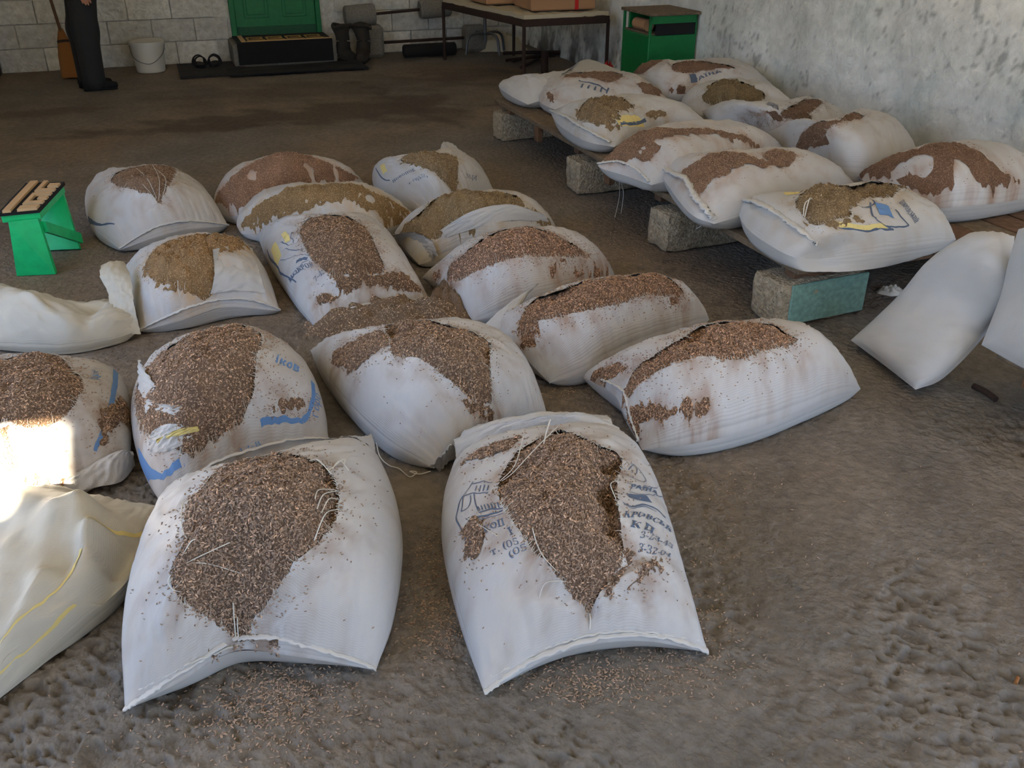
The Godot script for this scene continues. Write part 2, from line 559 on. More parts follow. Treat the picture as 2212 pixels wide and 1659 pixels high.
func build_room() -> void:
	# floor: a fine pitted patch near the camera, a coarser one behind, both in one sheet of slabs
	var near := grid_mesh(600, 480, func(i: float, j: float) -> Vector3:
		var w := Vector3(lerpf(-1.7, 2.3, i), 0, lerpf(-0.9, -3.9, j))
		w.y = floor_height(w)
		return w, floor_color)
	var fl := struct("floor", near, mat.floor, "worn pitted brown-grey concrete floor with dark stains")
	for strip in [[-7.0, -1.7, 3.5, -3.9], [2.3, 6.0, 3.5, -3.9], [-1.7, 2.3, 3.5, -0.9], [-9.0, 6.0, -3.9, -12.0]]:
		var s: Array = strip
		var g := grid_mesh(int(absf(s[1] - s[0]) * 22), int(absf(s[3] - s[2]) * 22), func(i: float, j: float) -> Vector3:
			var w := Vector3(lerpf(s[0], s[1], i), 0, lerpf(s[2], s[3], j))
			w.y = floor_height(w)
			return w, floor_color)
		var part := put("floor_area", g, mat.floor, fl)
		part.set_meta("kind", "structure")
	var slabm := put("slab", box_mesh(Vector3(8.5, 0.2, 15.0)), mat.concrete, fl, rp(0.8, -0.14, 3.9))
	slabm.rotation.y = YAW
	# right wall: uneven whitewashed face on a thick body
	var face := grid_mesh(480, 200, func(i: float, j: float) -> Vector3:
		var b := lerpf(0.6, 10.2, i)
		var y := lerpf(-0.05, 4.2, j)
		return rp(3.95 - 0.012 * n2.get_noise_2d(b * 2.0, y * 2.0) - 0.003 * n2.get_noise_2d(b * 12.0, y * 12.0), y, b), wall_color)
	var wr := struct("wall_right", face, mat.lime, "whitewashed right wall with dark chips and damp stains")
	var body := put("wall_body", box_mesh(Vector3(0.3, 4.4, 9.8)), mat.ceiling, wr, rp(4.12, 2.1, 5.5))
	body.rotation.y = YAW
	body = put("wall_body", box_mesh(Vector3(0.3, 1.9, 3.4)), mat.ceiling, wr, rp(4.12, 3.45, -1.1))
	body.rotation.y = YAW
	# back wall: whitewashed blocks with shallow joints up to the height the photo shows, plain above
	var wb := slab("wall_back", -3.4, 4.2, 1.2, 4.3, 10.1, 10.4, mat.block, "whitewashed block wall at the back of the room")
	var backing := put("mortar", box_mesh(Vector3(4.3, 1.25, 0.28)), mat.block, wb)
	backing.transform = wb.transform.affine_inverse() * Transform3D(room, rp(-1.34, 0.6, 10.26))
	backing = put("mortar", box_mesh(Vector3(2.9, 1.25, 0.28)), mat.block, wb)
	backing.transform = wb.transform.affine_inverse() * Transform3D(room, rp(2.95, 0.6, 10.26))
	var variants := []
	for k in 3:
		variants.append(textured(Color(0.88, 0.87, 0.83) * (0.95 + 0.05 * k), mat.block.albedo_texture, mat.block.normal_texture, 1.2, 0.92, 0.8))
	var bm := box_mesh(Vector3(0.394, 0.207, 0.1), 0.005)
	for row in 6:
		var a := -3.4 + (0.2 if row % 2 else 0.0)
		while a < 4.0:
			if a + 0.2 < 0.72 or a + 0.2 > 1.72:
				var o := put("block", bm, variants[rng.randi() % 3], wb)
				var wide := 1.0
				if a < 0.72 and a + 0.4 > 0.72:
					wide = (0.72 - a) / 0.4
				if a < 1.62 and a + 0.4 > 1.62:
					o.free()
					a += 0.4
					continue
				o.transform = wb.transform.affine_inverse() * Transform3D(room.scaled_local(Vector3(wide, 1, 1)), rp(a + 0.2 * wide, 0.1 + row * 0.212, 10.14 + rng.randf_range(-0.003, 0.004)))
			a += 0.4
	# left wall with two wide windows
	var wl := slab("wall_left", -2.75, -2.45, 0, 0.55, -2.8, 10.4, mat.ceiling, "left wall of the store room with two wide windows")
	for q in [[3.15, 4.2, -2.8, 10.4], [0.55, 3.15, -2.8, -0.4], [0.55, 3.15, 3.0, 3.3], [0.55, 3.15, 4.3, 10.4]]:
		var o := put("wall_section", box_mesh(Vector3(0.3, q[1] - q[0], q[3] - q[2])), mat.ceiling, wl)
		o.transform = wl.transform.affine_inverse() * Transform3D(room, rp(-2.6, (q[0] + q[1]) / 2, (q[2] + q[3]) / 2))
	# front wall behind the camera: an open gate at the right and, high at the left, the small vent that the sun comes through
	var wf := slab("wall_front", -1.735, 4.3, 2.5, 4.2, -3.1, -2.8, mat.ceiling, "wall behind the camera with an open gate and a small vent")
	for q in [[-2.75, 0.5, 0, 2.5], [3.85, 4.3, 0, 2.5], [-2.75, -1.735, 2.5, 3.5], [-2.75, -2.2, 3.5, 3.95], [-2.75, -1.735, 3.95, 4.2]]:
		var o := put("wall_section", box_mesh(Vector3(q[1] - q[0], q[3] - q[2], 0.3)), mat.ceiling, wf)
		o.transform = wf.transform.affine_inverse() * Transform3D(room, rp((q[0] + q[1]) / 2, (q[2] + q[3]) / 2, -2.95))
	slab("trim_3", -12.0, -2.8, -0.3, -0.05, -9.0, 16.0, mat.yard, "pale sandy yard outside the left windows")
	slab("ceiling", -2.75, 4.3, 4.2, 4.4, -3.1, 10.4, mat.ceiling, "plain whitewashed ceiling")
	# green metal door on its raised sill
	var d := thing("door_1", "green painted metal door with pressed panels at the back wall", "", rp(1.2, 0.22, 10.12), YAW)
	d.set_meta("kind", "structure")
	var s := Shape.new()
	s.box(Vector3(0.80, 2.0, 0.05), xf(Vector3(0, 1.05, 0)), 0.004)
	for px in [-0.19, 0.19]:
		for py in [[0.45, 0.55], [1.45, 0.9]]:
			s.box(Vector3(0.24, py[1], 0.012), xf(Vector3(px, py[0], 0.028)), 0.006)
			s.box(Vector3(0.18, py[1] - 0.06, 0.012), xf(Vector3(px, py[0], 0.036)), 0.006)
	put("door_leaf", s.done(), mat.green_dark, d)
	s = Shape.new()
	for sx in [-1, 1]:
		s.box(Vector3(0.05, 2.1, 0.09), xf(Vector3(sx * 0.425, 1.05, 0.01)), 0.004)
	s.box(Vector3(0.9, 0.05, 0.09), xf(Vector3(0, 2.1, 0.01)), 0.004)
	put("door_frame", s.done(), mat.green_dark, d)
	put("bottom_rail", box_mesh(Vector3(0.8, 0.09, 0.02), 0.004), mat.peel, d, Vector3(0, 0.05, 0.035))
	put("door_handle", box_mesh(Vector3(0.12, 0.02, 0.03), 0.005), mat.steel, d, Vector3(0.3, 1.0, 0.06))
	# concrete step below the door
	struct("trim_1", box_mesh(Vector3(1.0, 0.22, 0.55), 0.02), mat.concrete, "low concrete step in front of the green door", rp(1.2, 0.11, 9.86), YAW)
	# dark timber post at the left end of the back wall
	struct("trim_2", box_mesh(Vector3(0.16, 2.6, 0.12), 0.01), mat.rust, "dark timber post at the left end of the back wall", rp(-1.47, 1.3, 9.95), YAW)


# ------------------------------------------------------------------ things at the back of the room
func build_back_things() -> void:
	# white bucket
	var t := thing("bucket", "white plastic bucket with a wire handle standing by the back wall", "bucket", rp(-0.07, 0, 9.72), YAW)
	var s := Shape.new()
	s.lathe(PackedVector2Array([Vector2(0, 0.0), Vector2(0.125, 0.0), Vector2(0.13, 0.01), Vector2(0.15, 0.25), Vector2(0.16, 0.25), Vector2(0.16, 0.275), Vector2(0.15, 0.275), Vector2(0.125, 0.02), Vector2(0, 0.02)]), Transform3D(), 28)
	put("pail", s.done(), mat.white_plastic, t)
	put("handle", tube_mesh(spline([Vector3(-0.158, 0.24, 0), Vector3(-0.13, 0.14, 0.13), Vector3(0.0, 0.09, 0.17), Vector3(0.12, 0.16, 0.11), Vector3(0.158, 0.24, 0)]), 0.003), mat.steel, t)
	s = Shape.new()
	s.lathe(PackedVector2Array([Vector2(0, 0.26), Vector2(0.148, 0.26), Vector2(0.148, 0.268), Vector2(0, 0.27)]), xf(Vector3(0.01, 0.01, 0), 0, 0.04, 0.03), 24)
	put("lid", s.done(), mat.white_plastic, t)
	# two dark rubber mats before the step
	var m := put("rubber_mat", wavy_sheet(0.62, 0.75, 0.012, 0.012), mat.rubber, null, rp(0.48, 0.004, 9.55))
	m.rotation.y = YAW
	tag(m, "dark brown rubber mat under the sandals beside the step", "mat")
	m = put("rubber_mat", wavy_sheet(1.30, 0.42, 0.012, 0.01), mat.black, null, rp(1.25, 0.012, 9.28))
	m.rotation.y = YAW
	tag(m, "long black rubber mat lying in front of the door step", "mat")
	# patterned mat hanging over the step
	var pm := thing("doormat", "black doormat with golden meander border draped over the door step", "mat", rp(1.2, 0.225, 9.82), YAW)
	key_mat(pm, 0.92, 0.5, 0.2)
	# sandals
	for k in 2:
		var sd := thing("sandal", ["left of the two black sandals standing on the dark mat", "right of the two black sandals standing on the dark mat"][k], "sandal", rp(0.38 + 0.14 * k, 0.018, 9.72), YAW + 0.12 * (1 - 2 * k), "pair of black sandals")
		s = Shape.new()
		var out := []
		for i in 17:
			var an := TAU * i / 16
			out.append(Vector2(cos(an) * (0.05 + 0.008 * sin(an)), sin(an) * 0.13))
		for i in 16:
			var p0: Vector2 = out[i]
			var p1: Vector2 = out[i + 1]
			s.quad(Vector3(p0.x, 0, p0.y), Vector3(p0.x, 0.03, p0.y), Vector3(p1.x, 0.03, p1.y), Vector3(p1.x, 0, p1.y))
			s.tri(Vector3(0, 0.03, 0), Vector3(p1.x, 0.03, p1.y), Vector3(p0.x, 0.03, p0.y))
		put("sole", s.done(), mat.black, sd)
		for z in [-0.03, 0.06]:
			put("strap", tube_mesh(spline([Vector3(-0.055, 0.02, z), Vector3(-0.045, 0.075, z - 0.01), Vector3(0, 0.1, z - 0.015), Vector3(0.045, 0.075, z - 0.01), Vector3(0.055, 0.02, z)]), 0.016, 6, 0.4), mat.black, sd)
	# two worn felt boots right of the step
	for k in 2:
		var bt := thing("boot", ["left of two worn dark felt boots beside the step", "right of two worn dark felt boots beside the step"][k], "boot", rp(1.80 + 0.15 * k, 0.0, 9.62 - 0.06 * k), YAW + 0.5 - 0.9 * k, "pair of worn felt boots")
		s = Shape.new()
		s.tube(spline([Vector3(0, 0.05, 0.10), Vector3(0, 0.06, 0.02), Vector3(0, 0.10, -0.04), Vector3(0.01, 0.20, -0.05), Vector3(0, 0.27, -0.05), Vector3(-0.01, 0.33, -0.045)]), spread([0.045, 0.062, 0.075, 0.068, 0.072, 0.095], 6), 12)
		put("upper", s.done(), mat.felt, bt)
		put("sole", box_mesh(Vector3(0.11, 0.022, 0.28), 0.01), mat.black, bt, Vector3(0, 0.012, 0.03))
		s = Shape.new()
		s.tube(spline([Vector3(0.09, 0.31, -0.05), Vector3(0.06, 0.345, 0.04), Vector3(-0.04, 0.35, 0.05), Vector3(-0.10, 0.33, -0.04), Vector3(-0.03, 0.35, -0.13), Vector3(0.06, 0.33, -0.12), Vector3(0.09, 0.31, -0.05)]), 0.016, 6)
		put("cuff", s.done(), mat.felt, bt)
	# home-made barbells: concrete cans on pipes
	var bb := thing("barbell", "home-made barbell with round concrete weights propped along the back wall", "barbell", rp(2.42, 0.42, 9.9), YAW)
	for e in [[-0.40, 0.105, 0.31], [0.40, 0.095, 0.33]]:
		s = Shape.new()
		s.lathe(PackedVector2Array([Vector2(0, -e[2] / 2), Vector2(e[1] - 0.012, -e[2] / 2), Vector2(e[1], -e[2] / 2 + 0.015), Vector2(e[1], e[2] / 2 - 0.015), Vector2(e[1] - 0.012, e[2] / 2), Vector2(0, e[2] / 2)]), xf(Vector3(e[0], e[0] * 0.05, 0), 0, 0, PI / 2 + 0.05), 20)
		put("weight", s.done(), mat.concrete, bb)
	put("bar", tube_mesh(PackedVector3Array([Vector3(-0.5, -0.025, 0), Vector3(0.55, 0.0275, 0)]), 0.014, 8), mat.rust, bb)
	bb = thing("barbell", "home-made barbell with a tall square concrete weight under the round one", "barbell", rp(2.12, 0.0, 9.86), YAW)
	put("weight", box_mesh(Vector3(0.22, 0.31, 0.2), 0.03), mat.concrete, bb, Vector3(0, 0.155, 0))
	put("weight", box_mesh(Vector3(0.24, 0.26, 0.2), 0.03), mat.concrete, bb, Vector3(1.12, 0.13, 0))
	put("bar", tube_mesh(PackedVector3Array([Vector3(-0.05, 0.13, 0), Vector3(1.2, 0.14, 0)]), 0.015, 8), mat.rust, bb)
	# upper barbell rests on the lower one's weight: prop block at the right
	var roll := put("pipe_roll", tube_mesh(PackedVector3Array([Vector3(-0.28, 0.065, 0), Vector3(-0.27, 0.065, 0), Vector3(0.27, 0.065, 0), Vector3(0.28, 0.065, 0)]), [0.055, 0.065, 0.065, 0.055], 16), mat.black, null, rp(2.68, 0.0, 9.66))
	roll.rotation.y = YAW
	tag(roll, "black roll lying on the floor under the barbells", "roll")
	# swivel foot of a broken stool below the table
	var ft := thing("stand_base", "grey metal stool foot with four curved legs under the table", "stool base", rp(3.28, 0, 9.62), YAW + 0.3)
	put("post", tube_mesh(PackedVector3Array([Vector3(0, 0.12, 0), Vector3(0, 0.52, 0)]), 0.018, 8), mat.steel, ft)
	for k in 4:
		var an := TAU * k / 4
		var dx := Vector3(cos(an), 0, sin(an))
		put("leg", tube_mesh(spline([Vector3(0, 0.2, 0), dx * 0.14 + Vector3(0, 0.21, 0), dx * 0.22 + Vector3(0, 0.16, 0), dx * 0.25 + Vector3(0, 0.012, 0)]), 0.014, 8), mat.steel, ft)
	# rag heap and plank bits behind the table foot
	var rag := put("white_rag", heap_mesh(0.3, 0.16, 0.16, 3), mat.mattress, null, rp(3.5, 0, 9.85))
	tag(rag, "crumpled pale rag on the floor in the back corner", "rag")
	# bed-like table with a mattress and cartons
	var tb := thing("low_table", "low brown metal-framed couch with a pale mattress by the right wall", "couch", rp(3.3, 0, 8.58), YAW)
	var c := [Vector3(-0.30, 0, 0.82), Vector3(0.50, 0, 0.82), Vector3(0.22, 0, -0.82), Vector3(-0.54, 0, -0.80)]
	for k in 4:
		put("leg", tube_mesh(PackedVector3Array([c[k], c[k] + Vector3(0, 0.52, 0)]), 0.016, 8), mat.rust, tb)
	for k in 4:
		var p0: Vector3 = c[k] + Vector3(0, 0.52, 0)
		var p1: Vector3 = c[(k + 1) % 4] + Vector3(0, 0.52, 0)
		var rail := put("rail", box_mesh(Vector3(0.03, 0.06, p0.distance_to(p1)), 0.004), mat.rust, tb, (p0 + p1) / 2)
		rail.basis = Basis.looking_at(p1 - p0, Vector3.UP)
	s = Shape.new()
	mattress(s, c)
	put("mattress", s.done(), mat.mattress, tb)
	for k in 2:
		var bx := thing("carton", ["flat brown carton with red tape on the couch", "second flat brown carton further back on the couch"][k], "carton", rp([3.42, 3.2][k], 0.60, [8.1, 8.75][k]), YAW - 0.05 + 0.1 * k, "flat cartons on the couch")
		put("carton_body", box_mesh(Vector3(0.6, 0.12, 0.5), 0.012), mat.card, bx, Vector3(0, 0.06, 0))
		put("flap_edge", box_mesh(Vector3(0.604, 0.006, 0.02), 0.002), mat.mattress, bx, Vector3(0, 0.122, 0.05))
		if k == 0:
			put("red_tape", box_mesh(Vector3(0.035, 0.124, 0.506), 0.002), mat.red, bx, Vector3(0.12, 0.062, 0))
	var pc := put("pipe_stub", tube_mesh(PackedVector3Array([Vector3(0, 0, 0), Vector3(0, 0.18, 0), Vector3(0.0, 0.2, 0)]), 0.035, 10), mat.rust, null, rp(3.42, 0.0, 8.3))
	tag(pc, "rusty pipe stub standing upright on the floor by the couch", "pipe")
	for k in 5:
		var pl := put("scrap_stick", tube_mesh(PackedVector3Array([Vector3(-0.3, 0.02, 0), Vector3(0.0, 0.03, 0.02), Vector3(0.3, 0.02, 0)]), 0.016, 6), mat.rust, null, rp(3.45 + 0.06 * k, 0.006 + 0.028 * (k % 2), 8.75 + 0.14 * k))
		pl.rotation.y = YAW + 0.9 - 0.35 * k
		tag(pl, ["scrap stick nearest the camera under the couch", "second scrap stick under the couch", "middle one of five scrap sticks under the couch", "fourth scrap stick under the couch", "scrap stick farthest back under the couch"][k], "stick", "scrap sticks under the couch")
	var red := put("red_bag", heap_mesh(0.10, 0.08, 0.2, 4), mat.red, null, rp(3.6, 0, 7.3))
	tag(red, "small red bag stuffed beside the green cabinet", "bag")
	# green cabinet with a pale top and an open side shelf
	var cb := thing("cabinet", "green painted metal cabinet with a grey top in the corner behind the sacks", "cabinet", rp(3.725, 0, 6.70), YAW)
	s = Shape.new()
	s.box(Vector3(0.41, 0.54, 0.45), xf(Vector3(0, 0.28, 0)), 0.006)
	s.box(Vector3(0.02, 0.16, 0.45), xf(Vector3(0.195, 0.61, 0)), 0.003)
	s.box(Vector3(0.36, 0.16, 0.02), xf(Vector3(0.02, 0.61, -0.21)), 0.003)
	s.box(Vector3(0.02, 0.16, 0.02), xf(Vector3(-0.195, 0.61, 0.215)), 0.003)
	s.box(Vector3(0.02, 0.16, 0.02), xf(Vector3(-0.195, 0.61, -0.215)), 0.003)
	s.box(Vector3(0.41, 0.06, 0.02), xf(Vector3(0, 0.66, 0.215)), 0.003)
	put("body", s.done(), mat.green_dark, cb)
	put("drawer", box_mesh(Vector3(0.34, 0.085, 0.02), 0.004), mat.black, cb, Vector3(0.02, 0.59, 0.218))
	put("top", box_mesh(Vector3(0.43, 0.022, 0.50), 0.004), mat.wood_grey, cb, Vector3(0, 0.70, 0))
	put("shelf", box_mesh(Vector3(0.39, 0.012, 0.42), 0.003), mat.wood_grey, cb, Vector3(0, 0.556, 0))
	var jar := put("brown_tin", tube_mesh(PackedVector3Array([Vector3(0, 0, -0.1), Vector3(0, 0, 0.1)]), 0.045, 14), mat.card, null, rp(3.58, 0.608, 6.7))
	jar.rotation.y = YAW
	tag(jar, "brown paper roll lying in the open side of the green cabinet", "paper roll")


func spread(r: Array, per: int) -> Array:
	var out := []
	for i in r.size() - 1:
		for k in per:
			out.append(lerpf(r[i], r[i + 1], float(k) / per))
	out.append(r[-1])
	return out


func mattress(s: Shape, c: Array) -> void:
	var n := 14
	var g := []
	for i in n + 1:
		var row := []
		for j in n + 1:
			var p: Vector3 = c[0].lerp(c[1], float(i) / n).lerp(c[3].lerp(c[2], float(i) / n), float(j) / n)
			p.y = 0.585 + 0.012 * n1.get_noise_2d(i * 0.5, j * 0.5)
			row.append(p)
		g.append(row)
	for i in n:
		for j in n:
			s.quad(g[i][j], g[i + 1][j], g[i + 1][j + 1], g[i][j + 1])
	for k in n:
		for e in [[g[k][0], g[k + 1][0]], [g[k + 1][n], g[k][n]], [g[n][k], g[n][k + 1]], [g[0][k + 1], g[0][k]]]:
			var d := Vector3(0, 0.035, 0)
			s.quad(e[0], e[0] - d, e[1] - d, e[1])


func wavy_sheet(w: float, l: float, th: float, amp: float) -> ArrayMesh:
	var s := Shape.new()
	var n := 10
	var f := func(i: int, j: int) -> Vector3:
		var x := (float(i) / n - 0.5) * w
		var z := (float(j) / n - 0.5) * l
		return Vector3(x, th + amp * maxf(0.0, n1.get_noise_2d(x * 4.0, z * 4.0)), z)
	for i in n:
		for j in n:
			s.quad(f.call(i, j), f.call(i + 1, j), f.call(i + 1, j + 1), f.call(i, j + 1))
	for k in n:
		for e in [[f.call(k, 0), f.call(k + 1, 0)], [f.call(k, n), f.call(k + 1, n)], [f.call(n, k), f.call(n, k + 1)], [f.call(0, k), f.call(0, k + 1)]]:
			s.quad(e[0], e[0] * Vector3(1, 0, 1), e[1] * Vector3(1, 0, 1), e[1])
	return s.done()


func heap_mesh(rx: float, rz: float, h: float, sd: int) -> ArrayMesh:
	var p := PackedVector3Array()
	var idx := PackedInt32Array()
	var na := 28
	var nr := 9
	for r in nr + 1:
		for k in na:
			var q := float(r) / nr
			var an := TAU * k / na
			var rr := q * (1.0 + 0.25 * n1.get_noise_2d(cos(an) * 1.3 + sd * 7.0, sin(an) * 1.3))
			var y := h * pow(maxf(0.0, 1.0 - q * q), 0.7) * (1.0 + 0.5 * n1.get_noise_2d(cos(an) * q * 3.0 + sd, sin(an) * q * 3.0))
			p.append(Vector3(cos(an) * rr * rx, y - 0.002, sin(an) * rr * rz))
	for r in nr:
		for k in na:
			var a := r * na + k
			var b := r * na + (k + 1) % na
			idx.append_array(PackedInt32Array([a, b, a + na, b, b + na, a + na]))
	return mesh_of(p, idx)


# raised meander bands of a woven mat; it hangs over its front edge by drop
func key_mat(t: Node3D, w: float, l: float, drop: float) -> void:
	var s := Shape.new()
	s.box(Vector3(w, 0.012, l), xf(Vector3(0, 0.006, 0)), 0.004)
	s.box(Vector3(w, drop, 0.012), xf(Vector3(0, 0.006 - drop / 2, l / 2)), 0.004)
	put("mat_cloth", s.done(), mat.black_cloth, t)
	s = Shape.new()
	s.box(Vector3(w - 0.1, 0.006, 0.045), xf(Vector3(0.05, 0.014, l / 2 - 0.04)), 0.002)
	s.box(Vector3(0.045, 0.006, l - 0.04), xf(Vector3(-w / 2 + 0.07, 0.014, 0)), 0.002)
	put("border_band", s.done(), mat.tan, t)
	s = Shape.new()
	for k in 4:
		var x := -w / 2 + 0.2 + k * 0.19
		for q in [[0, 0, 0.17, 0.022], [-0.075, -0.1, 0.022, 0.2], [0, -0.2, 0.15, 0.022], [0.06, -0.14, 0.022, 0.12], [0.0, -0.09, 0.1, 0.022]]:
			s.box(Vector3(q[2], 0.006, q[3]), xf(Vector3(x + q[0], 0.014, l / 2 - 0.11 + q[1])), 0.002)
	put("meander_band", s.done(), mat.gold, t)


# ------------------------------------------------------------------ platform of planks on blocks
func rough_block(size: Vector3, sd: int) -> ArrayMesh:
	var p := PackedVector3Array()
	var n := PackedVector3Array()
	var s := Shape.new()
	var k := 8
	var pos := func(v: Vector3) -> Vector3:
		# rounded, chipped box
		var q := v.clamp(Vector3.ONE * -0.5, Vector3.ONE * 0.5) * size
		var inner := q.clamp(-(size / 2 - Vector3.ONE * 0.02), size / 2 - Vector3.ONE * 0.02)
		var d := q - inner
		if d.length() > 0.0001:
			q = inner + d.normalized() * minf(d.length(), 0.02)
		return q + Vector3(n1.get_noise_3d(q.x * 14 + sd, q.y * 14, q.z * 14), n1.get_noise_3d(q.x * 14, q.y * 14 + sd, q.z * 14 + 9), n1.get_noise_3d(q.x * 14 + 5, q.y * 14, q.z * 14 + sd)) * 0.007
	for ax in 3:
		for sg in [-1, 1]:
			for i in k:
				for j in k:
					var c := []
					for o in [[0, 0], [1, 0], [1, 1], [0, 1]]:
						var v := Vector3.ZERO
						v[ax] = 0.5 * sg
						v[(ax + 1) % 3] = float(i + o[0]) / k - 0.5
						v[(ax + 2) % 3] = float(j + o[1]) / k - 0.5
						c.append(pos.call(v))
					s.face(c, Vector3.ZERO)
	return s.done()


func build_platform() -> void:
	var pf := thing("plank_platform", "low platform of brown planks carrying two rows of sacks along the right wall", "platform", rp(2.13, 0, 4.35), YAW)
	# local x = to the right from the left edge, local z = -(b - 4.35)
	var l := 3.44
	for k in 11:
		var wdt := 0.145 + rng.randf_range(-0.008, 0.008)
		var pl := put("plank", box_mesh(Vector3(wdt, 0.028, l + rng.randf_range(-0.05, 0.02)), 0.003), mat.wood if k % 3 else mat.wood_grey, pf, Vector3(0.075 + k * 0.158, 0.246, rng.randf_range(-0.01, 0.01)))
		pl.rotation.y = rng.randf_range(-0.004, 0.004)
	for z in [1.62, 0.55, -0.42, -1.55]:
		put("cross_beam", box_mesh(Vector3(1.72, 0.05, 0.06), 0.003), mat.wood, pf, Vector3(0.9, 0.207, z))
	put("knee_brace", box_mesh(Vector3(0.04, 0.09, 0.06), 0.006), mat.wood, pf, Vector3(0.02, 0.18, 0.06))
	put("knee_brace", box_mesh(Vector3(0.04, 0.09, 0.06), 0.006), mat.wood, pf, Vector3(0.02, 0.18, -0.95))
	var spots := [[2.14, 2.76, "worn concrete block with a teal painted face under the near corner of the platform"], [2.15, 3.66, "rough grey concrete block second from the near end of the platform"], [2.15, 4.66, "rough grey concrete block third from the near end of the platform"], [2.17, 6.0, "pinkish grey concrete block under the far end of the platform"]]
	for k in 4:
		var s: Array = spots[k]
		var o := thing("concrete_block", s[2], "block", rp(s[0] + 0.16, 0.0, s[1]), YAW + [0.05, 0.03, 0.0, 0.02][k], "blocks under the platform")
		put("block_body", rough_block(Vector3(0.42, 0.185, 0.19), k * 13 + 2), mat.stone, o, Vector3(0, 0.0915, 0))
		if k == 0:
			put("painted_face", box_mesh(Vector3(0.375, 0.165, 0.012), 0.005), mat.stone_teal, o, Vector3(0.02, 0.095, 0.094))
		var o2 := thing("concrete_block", ["concrete block hidden behind the teal faced one at the wall end", "concrete block at the wall end of the second beam", "concrete block at the wall end of the third beam", "concrete block at the wall end of the far beam"][k], "block", rp(3.62, 0.0, s[1]), YAW, "blocks under the platform")
		put("block_body", rough_block(Vector3(0.42, 0.185, 0.19), k * 17 + 5), mat.stone, o2, Vector3(0, 0.0915, 0))
	# second low platform at the right edge of the view
	var p2 := thing("plank_platform", "low plank platform at the right behind the leaning sack", "platform", rp(2.38, 0, 1.35), YAW)
	for k in 6:
		put("plank", box_mesh(Vector3(0.15, 0.026, 1.15), 0.003), mat.wood_grey, p2, Vector3(0.09 + k * 0.158, 0.185, 0))
	for z in [0.4, -0.42]:
		put("cross_beam", box_mesh(Vector3(0.95, 0.045, 0.06), 0.003), mat.wood, p2, Vector3(0.48, 0.15, z))
		for x in [0.2, 0.85]:
			put("leg", tube_mesh(PackedVector3Array([Vector3(x, 0.0, z), Vector3(x, 0.13, z)]), 0.04, 10), mat.rust, p2)


